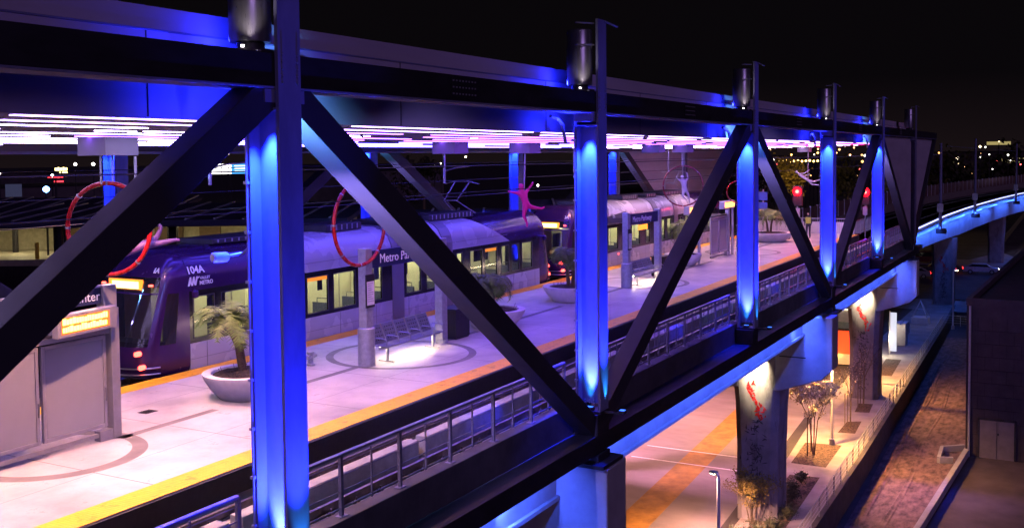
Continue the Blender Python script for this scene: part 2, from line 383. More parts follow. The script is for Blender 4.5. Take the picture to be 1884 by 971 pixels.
# walkway guard rail
def guard_rail(path, z, name, label, height=1.0, n_bars=4, spacing=1.8, material=M_galv, group=None):
    root = thing(name, (path[0][0], path[0][1], z), label, 'railing', group)
    pts = []
    for (a, b), (c, d) in zip(path, path[1:]):
        L = math.hypot(c - a, d - b); k = max(1, round(L / spacing))
        pts += [(a + (c - a) * i / k, b + (d - b) * i / k) for i in range(k)]
    pts.append(path[-1])
    for x, y in pts:
        MB().tube([(x, y, z), (x, y, z + height)], 0.028, 6).build('post', material, root)
    for k in range(n_bars):
        zz = z + height - k * height / (n_bars + .3)
        MB().tube([(x, y - .03, zz) for x, y in pts], 0.024 if k == 0 else 0.013, 6).build('rail', material, root)
    return root
guard_rail([(40, 10.5), (60, 10.85), (110, 11.9)], Wz, 'guard_rail', 'grey metal guard rail of horizontal bars along the lit walkway')
guard_rail([(110, 11.9), (109.6, 7.0)], Wz, 'guard_rail', 'short cross rail turning towards the dark building at the walkway end')

# ================================================================== STATION VIADUCT STRUCTURE
d = MB(); d.box(-12, 80, 11.0, 26.0, -1.5, -0.45)
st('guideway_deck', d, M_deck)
# outer kerb with the railing
k = MB(); k.box(-12, 80, 10.66, 11.0, -1.2, 0.0)
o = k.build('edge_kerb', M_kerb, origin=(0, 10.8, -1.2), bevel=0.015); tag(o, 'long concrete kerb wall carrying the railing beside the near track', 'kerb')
# deep edge girders under the truss, washed blue
for (a, b) in ((-6, 22.3), (22.8, 48.7), (49.2, 75.3)):
    gd = thing('edge_girder', ((a+b)/2, 11.3, -2.3), {-6: 'blue lit concrete girder under the nearest bay, lowest in the photo', 22.8: 'blue lit girder between the first and second pier caps', 49.2: 'blue lit girder between the second and third pier caps'}[a], 'girder', 'blue lit edge girders')
    MB().box(a, b, 11.05, 11.5, -2.3, -1.5).build('girder_web', M_conc, gd)
    MB().box(a, b, 10.95, 11.05, -2.3, -2.2).build('drip_edge', M_conc, gd)
# deck ledge outside the kerb
l = MB(); l.box(-12, 80, 10.05, 10.66, -0.95, -0.70)
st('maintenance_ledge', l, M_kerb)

# platform
p = MB(); p.box(2.0, 74.0, 13.5, 20.95, -0.44, 0.35)
plat = st('platform', p, M_plat, origin=(38, 17.2, -0.44))
for (y0, y1, lb) in ((13.5, 14.12, 'yellow tactile strip on the edge nearest the camera'), (20.33, 20.95, 'yellow tactile strip on the edge beside the train')):
    tag(MB().box(2.0, 74.0, y0, y1, 0.35, 0.356).build('tactile_strip', M_yellow, plat), lb)
bands = MB()
def arc_band(cx, cy, r, wd, a0, a1, n=40):
    vs = []; fs = []
    for i in range(n + 1):
        a = R(a0 + (a1 - a0) * i / n)
        vs += [(cx + (r - wd/2) * math.cos(a), cy + (r - wd/2) * math.sin(a), 0.354), (cx + (r + wd/2) * math.cos(a), cy + (r + wd/2) * math.sin(a), 0.354)]
    fs = [(2*i, 2*i+1, 2*i+3, 2*i+2) for i in range(n)]
    bands.add(vs, fs)
arc_band(12.95, 17.3, 1.56, 0.30, -175, 60, 60)
arc_band(24.3, 17.1, 2.05, 0.22, 8, 352)
arc_band(42.7, 17.1, 2.05, 0.22, 8, 352)
arc_band(58.5, 17.1, 2.05, 0.22, 8, 352)
for (a, b) in ((14.35, 17.0), (19.4, 22.2), (26.4, 28.6), (30.9, 34.8), (37.2, 40.6), (44.8, 53.0), (60.6, 65.0)):
    bands.add([(a, 17.0, .354), (b, 17.0, .354), (b, 17.22, .354), (a, 17.22, .354)], [(0, 1, 2, 3)])
bands.build('paving_band', M_band, plat)
jt = MB()
for i in range(24):
    x = 3.5 + 3.0 * i
    jt.add([(x, 14.13, .3525), (x+.022, 14.13, .3525), (x+.022, 20.32, .3525), (x, 20.32, .3525)], [(0, 1, 2, 3)])
for y in (15.6, 18.9):
    jt.add([(2, y, .353), (74, y, .353), (74, y+.012, .353), (2, y+.012, .353)], [(0, 1, 2, 3)])
jt.build('saw_joint', M_band, plat)
dr_ = MB()
for x in (16.0, 33.0, 48.0, 63.0):
    for k_ in range(7): dr_.box(x + .05*k_, x + .03 + .05*k_, 18.2, 18.5, .3525, .357)
dr_.build('drain_grate', M_black, plat)
MB().box(2.0, 74.0, 13.44, 13.5, -0.1, 0.33).build('edge_rubber', M_rubber, plat)

# tracks
def track(yc, label):
    root = thing('rail_track', (30, yc, -0.45), label, 'track', 'station tracks')
    for s in (-1, 1):
        y = yc + s * 0.7175
        r_ = MB()
        r_.box(-12, 80, y - .035, y + .035, -0.04, 0.0); r_.box(-12, 80, y - .012, y + .012, -0.16, -0.04); r_.box(-12, 80, y - .07, y + .07, -0.185, -0.16)
        r_.build('rail', M_rail, root)
        cl = MB()
        for i in range(110):
            x = -2 + i * 0.72
            cl.box(x, x + .10, y - .16, y - .075, -0.185, -0.12); cl.box(x, x + .10, y + .075, y + .16, -0.185, -0.12)
            cl.tube([(x + .05, y - .12, -.13), (x + .05, y - .12, -.06)], .018, 6)
        tag(cl.build('rail_clip', M_rail, root), kind='stuff')
        x = -10.0
        while x < 78:
            L = 5.2
            MB().box(x, x + L, y - .26, y + .26, -0.45, -0.19).build('plinth', M_plinth, root, bevel=0.012)
            x += L + 0.35
    return root
track(12.15, 'concrete plinth track beside the railing, nearest the camera')
track(22.35, 'track under the two stopped trains')
# pale guard block and conduit seen through the railing
gb = MB(); x = -4.0; root = thing('derail_kerb', (30, 11.9, -0.45), 'row of pale concrete kerb blocks seen through the railing', 'kerb')
while x < 76:
    MB().box(x, x + 5.3, 12.32, 12.62, -0.4495, -0.02).build('kerb_block', M_plinth, root, bevel=0.02); x += 5.6
o = MB().tube([(-5, 11.22, -.33), (78, 11.22, -.33)], 0.055, 8).build('conduit', mat('pale_conduit', (0.5, 0.47, 0.45), 0.5), origin=(0, 11.22, -.45), smooth=True)
tag(o, 'long pale conduit lying at the foot of the edge kerb', 'pipe')

# ------------------------------------------------------------------ trusses
TZ0, TZ1 = 7.03, 7.50
def make_column(parent, xc, y, sgn, lit=True):
    """H column: web faces -X; sgn=+1 the pocket runs to +Y"""
    col = MB().box(xc - .02, xc + .02, y + .03*sgn, y + .54*sgn, 0.05, 7.0).build('column', M_column, parent)
    MB().box(xc - .24, xc + .24, y - .03*sgn, y + .03*sgn, -0.1, 9.2).build('outer_flange', M_column, col)
    MB().box(xc - .24, xc + .24, y + .54*sgn, y + .60*sgn, -0.1, 7.0).build('inner_flange', M_column, col)
    MB().box(xc - .26, xc + .26, y - .05*sgn, y + .62*sgn, -0.16, -0.1).build('base_plate', M_truss, col)
    MB().box(xc - .24, xc - .02, y + .03*sgn, y + .54*sgn, 6.70, 6.73).build('stiffener', M_column, col)
    cd = MB(); cd.tube([(xc - .27, y + .58*sgn, .3), (xc - .27, y + .58*sgn, 6.7)], .018, 6)
    for i in range(9): cd.box(xc - .30, xc - .235, y + .55*sgn, y + .62*sgn, .6 + i*.72, .64 + i*.72)
    cd.build('conduit', M_galv, col)
    bt = MB()
    for zz in (6.86, 6.92, .05, .12):
        for yy_ in (.10, .22, .34, .46): bt.tube([(xc - .05, y + yy_*sgn, zz), (xc - .015, y + yy_*sgn, zz)], .016, 6)
    for zz in [7.08 + .1*i for i in range(5)]:
        for xx in (-.16, .16): bt.tube([(xc + xx, y - .05*sgn, zz), (xc + xx, y - .02*sgn, zz)], .016, 6)
    bt.build('bolt_group', M_galv, col)
    return col
def truss(name, y, sgn, label, clad_label, blue=6000):
    root = thing(name, (40, y + .3*sgn, -1.1), label, 'truss', 'station trusses')
    yc = y + .30 * sgn
    ch = MB().box(-12, 87.6, y + .05*sgn, y + .55*sgn, TZ0, TZ1); ch.build('top_chord', M_truss, root, bevel=.01)
    fl = MB(); fl.box(-12, 87.6, y + .035*sgn, y + .58*sgn, TZ0 - .035, TZ0 - .003); fl.build('chord_flange', M_column, root)
    ch = MB().box(-12, 78.0, y + .04*sgn, y + .60*sgn, -1.12, -0.68); ch.build('bottom_chord', M_truss, root, bevel=.01)
    dg = []
    for i in (0, 2, 4):
        dg.append(((C[i] + .15, TZ0 - .0), (C[i+1] - .12, -0.55)))
    dg.append(((C[1] + .12, -0.55), (C[2] - .15, TZ0))); dg.append(((C[3] + .12, -0.55), (C[4] - .15, TZ0)))
    dg.append(((0.5, -0.55), (C[0] - .15, TZ0)))
    dg.append(((C[5] + .12, -0.55), (87.3, TZ0)))
    for (xa, za), (xb, zb) in dg:
        MB().beam((xa, yc, za), (xb, yc, zb), 0.44, 0.46).build('diagonal_brace', M_brace, root, bevel=.008)
    for xs in (-3.5, 4.6, 16.4, 29.0, 42.3, 55.5, 69.0):
        sp = MB().box(xs - .45, xs + .45, y + .036*sgn, y + .05*sgn, TZ0 + .06, TZ1 - .06).build('splice_plate', M_truss, root)
        sb_ = MB()
        for a_ in range(8):
            for b_ in range(3): sb_.box(xs - .40 + a_*.11, xs - .37 + a_*.11, y + .02*sgn, y + .036*sgn, TZ0 + .11 + b_*.12, TZ0 + .14 + b_*.12)
        sb_.build('bolt_group', M_galv, sp)
    for i, xc in enumerate(C):
        make_column(root, xc, y, sgn)
        # gusset block under each column
        zb = -0.68
        MB().box(xc - .34, xc + .34, y + .0*sgn, y + .62*sgn, zb + .003, -0.163).build('node_block', M_truss, root, bevel=.01)
        MB().box(xc - .42, xc + .42, y + .06*sgn, y + .53*sgn, TZ0 - .23, TZ0 - .04).build('gusset', M_column, root)
        if i % 2 == 1: MB().box(xc - .35, xc + .35, y - .02*sgn, y + .75*sgn, -1.38, -1.123).build('bearing', M_truss, root)
        br = MB(); br.box(xc - .5, xc + .5, y + .1*sgn, y + .2*sgn, 7.501, 7.53)
        br.build('bracket', M_galv, root)
    # end cladding: the V of the last bays
    cl = MB()
    yy0, yy1 = y + .30*sgn, y + .36*sgn
    cl.prism_y([(C[4] + .35, TZ0 - .01), (87.2, TZ0 - .01), (C[5] + .25, 0.0), (C[5] - .25, 0.0)], min(yy0, yy1), max(yy0, yy1))
    tag(cl.build('end_cladding', M_fascia, root), clad_label)
    return root
near = truss('steel_truss', 10.0, 1, 'dark steel truss with blue lit columns running along the near edge of the station', 'dark trapezoid cladding in the last truss bay')
far_ = truss('steel_truss', 26.3 + .75, -1, 'far steel truss behind the trains with blue columns and pale diagonals', 'pinkish trapezoid cladding behind the second train')

BL = (0.012, 0.019, 1.0)
def uplight(xc, y, sgn, power, idx, grp):
    lb = 'small column uplight at the foot of the %s blue column'
    names = ['nearest', 'second', 'third', 'fourth', 'fifth', 'sixth']
    side = 'near truss' if sgn > 0 else 'far truss'
    i_ = idx
    rt = thing('uplight', (xc - .16, y + .28*sgn, -0.1), 'small blue uplight at the foot of the %s column of the %s' % (names[idx], side), 'floodlight', grp)
    MB().box(xc - .23, xc - .09, y + .18*sgn, y + .38*sgn, -0.098, -0.02).build('housing', M_black, rt)
    MB().box(xc - .21, xc - .11, y + .21*sgn, y + .35*sgn, -0.018, -0.012).build('lens', E_blue, rt)
    light('uplight_beam', 'SPOT', (xc - .17, y + .28*sgn, 0.02), (xc - .02, y + .28*sgn, 4.5), BL, power, rt, size=.04, spot=40, blend=.9)
    light('foot_glow', 'SPOT', (xc - .12, y + .32*sgn, 0.02), (xc - .02, y + .32*sgn, 1.6), (.01, .36, 1), power * .004, rt, size=.03, spot=50, blend=1)
    light('downlight_beam', 'SPOT', (xc - .20, y + .28*sgn, 6.60), (xc - .02, y + .28*sgn, 2.5), (.004, .016, 1), power * .55, rt, size=.04, spot=60, blend=.9)
    if sgn > 0:
        MB().beam((xc, y - .03, -.14), (xc, y - .50, -.14), .06, .04).box(xc - .08, xc + .08, y - .58, y - .42, -.12, -.06).build('outer_arm', M_black, rt)
        MB().box(xc - .06, xc + .06, y - .56, y - .44, -0.058, -0.05).build('outer_lens', E_blue, rt)
        light('flange_beam', 'SPOT', (xc, y - .50, -.02), (xc, y - .03, 5.5), BL, power * .30, rt, size=.03, spot=46, blend=.9)
        light('flange_foot', 'SPOT', (xc + .08, y - .12, -.02), (xc + .02, y - .03, 1.6), (.02, .30, 1.0), power * .012, rt, size=.03, spot=40, blend=.9)
    # the lamps under the top chord throw blue on chord, diagonals and fascia
    light('chord_glow', 'POINT', (xc - .40, y + .70*sgn, 6.88), (xc, y, 0), BL, power * .0012, rt, size=.06)
    light('chord_glow', 'POINT', (xc - .3, y + .86*sgn, 7.72), (xc, y, 0), BL, power * .0016, rt, size=.06)
    if i_ in (0, 2, 4):
        light('brace_glow', 'POINT', (xc + .16, y + .28*sgn, 6.05), (xc, y, 0), (.14, .42, 1), power * .018, rt, size=.05)
        light('brace_glow', 'SPOT', (xc + .10, y + .28*sgn, 5.2), (xc + 3.4, y + .28*sgn, 4.4), (.34, .26, 1), power * .18, rt, size=.05, spot=80, blend=1)
    return rt
for i, xc in enumerate(C[:5]):
    uplight(xc, 10.0, 1, 24000, i, 'column uplights')
for i, xc in enumerate(C[:5]):
    uplight(xc, 27.05, -1, 13000, i, 'column uplights')

ls = thing('loudspeaker', (10.95, 10.80, 4.62), 'small pale cylindrical loudspeaker on the left side of the nearest blue column', 'loudspeaker')
MB().tube([(10.80, 10.86, 4.60), (10.82, 10.855, 4.60), (11.0, 10.79, 4.60), (11.02, 10.785, 4.60)], [.06, .075, .075, .06], 16).build('horn', M_pale, ls, smooth=True)
MB().tube([(11.04, 10.78, 4.61), (11.2, 10.66, 4.64), (11.3, 10.62, 4.72)], .022, 6).build('bracket', M_galv, ls)
# curved steel shrouds standing on the top chord
SHL = ['cut off by the top edge, on the nearest column', 'on the second column from the left', 'on the third column', 'on the fourth column', 'on the fifth column', 'on the last column']
for i, xc in enumerate(C):
    x = xc - .30; rt = thing('light_shroud', (x, 10.42, 7.5), 'grey half round steel shroud ' + SHL[i], 'light shroud', 'steel shrouds on top of the truss')
    MB().lathe([(0.29, 0.16), (0.30, 0.2), (0.30, 1.42), (0.285, 1.45)], (x, 10.42, 7.5), 28).build('shell', M_steel, rt, smooth=True)
    MB().lathe([(0.35, 0.005), (0.35, 0.05), (.2, .06), (.2, .16)], (x, 10.42, 7.5), 20).build('foot', M_truss, rt, smooth=True)
    if i < 5:
        MB().lathe([(0.025, 0), (0.025, .03)], (x - .34, 10.25, 7.56), 10).build('lens', emit('shroud_lens', (1, .9, .95), 8), rt)
        light('shroud_glow', 'SPOT', (x - .42, 10.02, 7.60), (x - .22, 10.32, 8.4), (1, .82, .9), 26, rt, size=.02, spot=90, blend=1)
    br = MB()
    br.beam((xc - .95, 10.2, 8.55), (xc - .2, 10.1, 8.6), .04, .03); br.beam((xc - .95, 10.2, 9.05), (xc - .2, 10.1, 9.1), .04, .03)
    br.beam((xc + .1, 9.95, 9.17), (xc + .75, 9.9, 9.1), .04, .03)
    br.build('arm', M_galv, rt)

# ------------------------------------------------------------------ canopy
cn = thing('canopy', (38, 18.5, 6.3), 'long station canopy with white fascia and rows of violet led lines under it', 'canopy')
MB().box(-12, 83, 11.2, 11.3, 6.58, 7.78).build('fascia', M_fascia, cn)
MB().box(-12, 83, 11.26, 11.36, 7.80, 8.12).build('upper_fascia', M_fascia, cn)
se = MB(); se.box(-12, 83, 11.18, 11.27, 7.775, 7.80)
se.build('trim', M_column, cn)
pj = MB()
for i in range(16):
    x = -8 + i * 6.0
    pj.box(x, x + .02, 11.195, 11.21, 6.6, 7.77)
pj.build('panel_joint', M_truss, cn)
ro = MB(); ro.prism_x([(11.3, 6.60), (25.8, 6.28), (25.8, 6.9), (18.5, 8.3), (11.36, 8.1), (11.3, 7.9)], -12, 83)
ro.build('roof', M_ceiling, cn)
MB().box(-12, 83, 25.82, 25.9, 6.2, 7.0).build('far_fascia', M_fascia, cn)
nrow = 14
cnt = 0
for r_ in range(nrow):
    y = 11.75 + r_ * 1.02
    zc = 6.60 - (y - 11.3) * (0.32 / 14.5)
    x = -6 + rng.random() * 3
    while x < 74 and cnt < 100:
        L = rng.uniform(4.5, 9.5)
        if x + L > 75: L = 75 - x
        if L < 1: break
        xm = x + L/2
        e = E_led_near if xm < 17 else ((E_led_mag if xm < 68 else E_led_far) if r_ < 6 else (E_led_mid if xm < 42 else E_led_far))
        if r_ in (0, 1): e = E_led_side
        if xm > 66 and r_ in (1, 4): e = E_led_red
        MB().box(x, x + L, y - .05, y + .05, zc - .013, zc - .001).build('light_line', e, cn)
        cnt += 1; x += L + rng.uniform(.5, 2.4)
# hanging conduits curling from chord to canopy at the columns
for i, xc in enumerate(C[1:5]):
    o = MB().tube([(xc - .9, 10.9, 6.93), (xc - .55, 10.9, 6.9), (xc - .38, 10.85, 6.75), (xc - .30, 10.8, 6.3)], .045, 8).build('downpipe', M_galv, origin=(xc - .3, 10.8, 6.3), smooth=True)
    tag(o, 'short curved grey pipe beside the top of the %s column' % ['second', 'third', 'fourth', 'fifth'][i], 'pipe', 'curved pipes at the column tops')

# recessed warm downlights, near and far thirds of the canopy
for k_, (x, y, p_) in enumerate(((5.5, 15.0, 3000), (9.5, 17.4, 3000), (13.0, 14.9, 3400), (16.4, 18.6, 2200), (19.5, 14.9, 1700), (24.0, 14.4, 420), (46.5, 18.8, 800), (52.0, 19.6, 1300), (55.5, 16.2, 900), (60.5, 19.6, 1400), (65.0, 16.4, 1400), (70.0, 18.6, 1700), (73.0, 15.6, 1200), (44.0, 20.2, 900))):
    zc = 6.60 - (y - 11.3) * (0.32 / 14.5)
    rt = thing('downlight', (x, y, zc), 'small round downlight recessed in the canopy above the platform', 'ceiling lamp', 'canopy downlights')
    MB().lathe([(.15, -.03), (.16, .0), (.16, .02)], (x, y, zc), 18).build('ring', M_frame, rt, smooth=True)
    MB().lathe([(.11, -.034), (.11, -.031)], (x, y, zc), 16).build('lens', E_warm, rt)
    light('downlight_beam', 'SPOT', (x, y, zc - .06), (x, y, 0), (1, .47, .32), p_ * (1.15 if x < 17 else .85), rt, size=.1, spot=118, blend=.9)
# boxes, drop tubes and overhead wires
drops = [(14.0, 'box above the red ring nearest the camera'), (26.6, 'box above the station name sign'), (31.4, 'box above the magenta acrobat'), (43.6, 'box right of the second column'), (47.5, 'box above the distant dark ring'), (72.3, 'box above the pale flying figure')]
for x, lb in drops:
    o = MB().box(x - .4, x + .4, 16.4, 17.2, 6.10, 6.46).build('hanger_box', M_ceiling, origin=(x, 16.8, 6.1), bevel=.01)
    tag(o, 'square lavender ' + lb, 'ceiling box', 'square boxes under the canopy')
for x, z0, lb in ((22.2, 5.25, 'thin tube hanging left of the nearest blue column'), (34.9, 4.95, 'thin tube hanging between the first and second blue columns'), (47.0, 4.9, 'thin tube hanging right of the second blue column'), (60.5, 4.8, 'thin tube hanging beyond the third blue column')):
    rt = thing('drop_tube', (x, 22.35, 6.3), lb, 'tube', 'wire support tubes')
    MB().tube([(x, 22.35, 6.32), (x, 22.35, z0)], .06, 10).build('tube', M_steel, rt, smooth=True)
    MB().tube([(x, 22.35, z0 + .5), (x + .5, 22.1, z0 + .62), (x + 1.9, 22.35, z0 + .66)], .03, 6).build('arm', M_steel, rt)
for (y, z, lb) in ((22.35, 5.05, 'contact wire above the trains'), (22.35, 5.75, 'upper messenger wire above the trains'), (12.15, 5.2, 'contact wire above the empty near track'), (12.15, 5.8, 'messenger wire above the empty near track'), (20.2, 4.55, 'thin wire crossing behind the red rings')):
    o = MB().tube([(-12 + 2.0*i, y + .05*math.sin(i*1.3), z) for i in range(52)], .012, 5).build('overhead_wire', M_wire, origin=(38, y, z)); tag(o, lb, 'wire')

# ------------------------------------------------------------------ station railing
bays = [(5.5, C[0] - .35), (C[0] + .35, C[1] - .45), (C[1] + .45, C[2] - .45), (C[2] + .45, C[3] - .45), (C[3] + .45, C[4] - .45), (C[4] + .45, C[5] - .3)]
BLB = ['left of the nearest blue column, cut by the lower edge', 'between the first and second blue columns', 'between the second and third blue columns', 'between the third and fourth blue columns', 'between the fourth and fifth blue columns', 'beyond the fifth blue column']
for bi, (a, b) in enumerate(bays):
    rt = thing('platform_railing', ((a+b)/2, 10.82, 0), 'grey kerb railing ' + BLB[bi], 'railing', 'railing panels beside the near track')
    n = max(2, round((b - a) / 1.62)); dx = (b - a) / n
    for i in range(n + 1):
        x = a + i * dx
        pm = MB(); pm.box(x - .035, x + .035, 10.79, 10.85, 0.012, 1.02); pm.box(x - .10, x + .10, 10.75, 10.89, 0.0, 0.012)
        pm.build('post', M_railing, rt)
        if i < n:
            MB().box(x + dx/2 - .015, x + dx/2 + .015, 10.805, 10.835, 0.08, 0.98).build('baluster', M_railing, rt)
    MB().box(a, b, 10.775, 10.865, 1.02, 1.07).build('top_rail', M_railing, rt, bevel=.012)
    wires = MB()
    for z in (0.14, 0.42, 0.68, 0.90): wires.tube([(a, 10.82, z), (b, 10.82, z)], .011, 5)
    if bi >= 2:
        xx = a + .27
        while xx < b: wires.tube([(xx, 10.822, .1), (xx, 10.822, 1.0)], .009, 4); xx += .405
    wires.build('mesh_infill', M_railing, rt)

# ------------------------------------------------------------------ piers
red_leaf = mat('red_leaf_tile', (0.62, 0.008, 0.010), 0.5, 0, 0.2, 6)
dark_leaf = mat('dark_leaf_tile', (0.045, 0.045, 0.05), 0.6, 0, 0.2, 6)
def oct_ring(x, y, hx, hy, c): return [(x-hx, y-hy+c), (x-hx+c, y-hy), (x+hx-c, y-hy), (x+hx, y-hy+c), (x+hx, y+hy-c), (x+hx-c, y+hy), (x-hx+c, y+hy), (x-hx, y+hy-c)]
def leaf(mb, x, y, z, L, wd, ang):
    c, s_ = math.cos(ang), math.sin(ang)
    pts = [(-L/2, 0), (-L*.1, wd/2), (L/2, 0), (-L*.1, -wd/2)]
    q = [(x, y + a*c - b*s_, z + a*s_ + b*c) for a, b in pts]
    q2 = [(x - .012, yy, zz) for _, yy, zz in q]
    mb.add(q + q2, [(0,1,2,3), (7,6,5,4), (0,4,5,1), (1,5,6,2), (2,6,7,3), (3,7,4,0)])
def pier(x, y, ztop, label, seed, gz=G, art=True, hx=1.12, hy=.95, lit=True, flare=0.32, rt=None):
    rt = rt or thing('pier', (x, y, gz), label, 'pier', 'concrete piers')
    mb = MB(); zs = [(gz, 1.0), (gz + 3.5, 1.02), (ztop - 3.2, 1.10), (ztop - 1.4, 1.0 + flare*.8), (ztop, 1.0 + flare)]
    vs = []; n = 8
    for z, k in zs: vs += [(a, b, z) for a, b in oct_ring(x, y, hx, hy * k, .30)]
    fs = [(i*n + j, i*n + (j+1) % n, (i+1)*n + (j+1) % n, (i+1)*n + j) for i in range(len(zs)-1) for j in range(n)]
    fs += [tuple(reversed(range(n))), tuple(range((len(zs)-1)*n, len(zs)*n))]
    mb.add(vs, fs); mb.build('shaft', M_conc_art, rt)
    if art:
        q = random.Random(seed); rm, dm = MB(), MB(); xf = x - hx - .002
        for i in range(46):     # a trailing red branch of leaves
            t_ = i / 45; yy = y + .28*math.sin(t_*5.2 + 0.6) + q.uniform(-.13, .13) * (1 + (t_ > .7)); zz = ztop - 2.1 - t_*1.75 + q.uniform(-.08, .08)
            leaf(rm, xf, yy, zz, q.uniform(.12, .28), q.uniform(.06, .11), q.uniform(0, math.pi))
        for i in range(120):
            zz = ztop - 3.9 - q.random()**1.1 * (ztop - gz - 4.6)
            leaf(dm, xf, y + q.gauss(0, .22), zz, q.uniform(.16, .32), q.uniform(.03, .07), q.choice([q.uniform(-.6, .6), q.uniform(1.0, 2.1)]))
        rm.build('red_leaf_art', red_leaf, rt); dm.build('dark_leaf_art', dark_leaf, rt)
    return rt
capb = {1: ('bent with its blue lit cap at the bottom centre of the photo', 'pier under the second column, hidden low at the bottom'),
        3: ('bent with red leaf art beside the nearest street lamp', 'tall pier with red leaf art beside the lone street lamp'),
        5: ('bent with red leaf art between the bare trees', 'farther pier with red leaf art between the bare trees')}
for i in (1, 3, 5):
    x = C[i]
    rt = thing('pier', (x, 18.5, G), 'two legged concrete ' + capb[i][0], 'pier', 'concrete piers')
    y0, y1 = 9.72, 27.3
    cx0, cx1, pxo = {1: (-.45, .75, -.2), 3: (-1.65, -.35, -.55), 5: (-1.1, .1, 0.0)}[i]
    poly = [(y0, -1.39), (y1, -1.39), (y1, -3.9), (y1 - .5, -4.2), (25, -4.95), (12.1, -4.95), (y0 + .45, -4.25), (y0, -3.8)]
    MB().prism_x(poly, x + cx0, x + cx1).build('cap', M_conc, rt, bevel=.05)
    MB().box(x + cx0 - .012, x + cx0 + .001, 10.9, 12.1, -3.33, -3.28).build('groove', M_black, rt)
    MB().box(x - .6, x + .6, 9.74, 10.9, -1.385, -1.30).build('bearing_pad', M_truss, rt)
    pier(x + pxo, 13.2, -2.5, '', i, rt=rt)
    pier(x, 23.6, -2.5, '', i + 10, art=False, rt=rt)
    # pier light hung on the cap
    x = x + pxo
    pl = thing('pier_floodlight', (x - 1.9, 12.9, -2.5), 'warm floodlight washing the leaf art on the %s pier' % ['', 'first', '', 'second', '', 'third'][i], 'floodlight', 'warm pier floodlights')
    MB().box(x - 2.4, x - 2.15, 13.0, 13.4, -2.55, -2.42).build('housing', M_black, pl)
    MB().beam((x - 2.3, 13.2, -2.42), (x - 2.3, 13.2, -1.5), .05, .05).build('arm', M_black, pl)
    MB().box(x - 2.37, x - 2.18, 13.04, 13.36, -2.565, -2.551).build('lens', E_warm, pl)
    light('pier_beam', 'SPOT', (x - 2.1, 13.2, -2.62), (x - 1.1, 13.2, -3.9), (1, .80, .50), 5200, pl, size=.06, spot=50, blend=.8)
    light('pier_graze', 'SPOT', (x - 2.1, 13.2, -2.62), (x - 1.1, 13.2, -7.5), (.8, .55, .8), 120, pl, size=.06, spot=50, blend=1)
    # blue wash on the cap flank
    bl = thing('cap_floodlight', (x - 2.2, 10.6, -1.35), 'blue floodlight under the chord washing the %s pier cap' % ['', 'first', '', 'second', '', 'third'][i], 'floodlight', 'blue cap floodlights')
    MB().box(x - 2.32, x - 2.08, 10.45, 10.75, -1.34, -1.2).build('housing', M_black, bl)
    MB().box(x - 2.29, x - 2.11, 10.48, 10.72, -1.353, -1.341).build('lens', E_blue, bl)
    light('cap_beam', 'SPOT', (x - 3.2, 11.1, -1.5), (x - 1.0, 11.6, -3.2), (.05, .10, 1), 2900 if i == 1 else 2900, bl, size=.3, spot=110, blend=1)
# blue line lamps tucked under the chord, washing the edge girder
for j, (a, b) in enumerate(((-4, 21.3), (24, 47.5), (50.2, 74))):
    ln = thing('line_light', ((a+b)/2, 10.3, -1.2), 'thin blue line light under the %s bay of the bottom chord' % ['nearest', 'middle', 'farthest'][j], 'line light', 'blue line lights')
    MB().box(a, b, 10.28, 10.36, -1.20, -1.123).build('housing', M_black, ln)
    L = b - a
    light('line_glow', 'AREA', ((a+b)/2, 10.34, -1.22), ((a+b)/2, 11.2, -2.0), (.045, .11, 1), 30 * L, ln, size=L, size_y=.06)

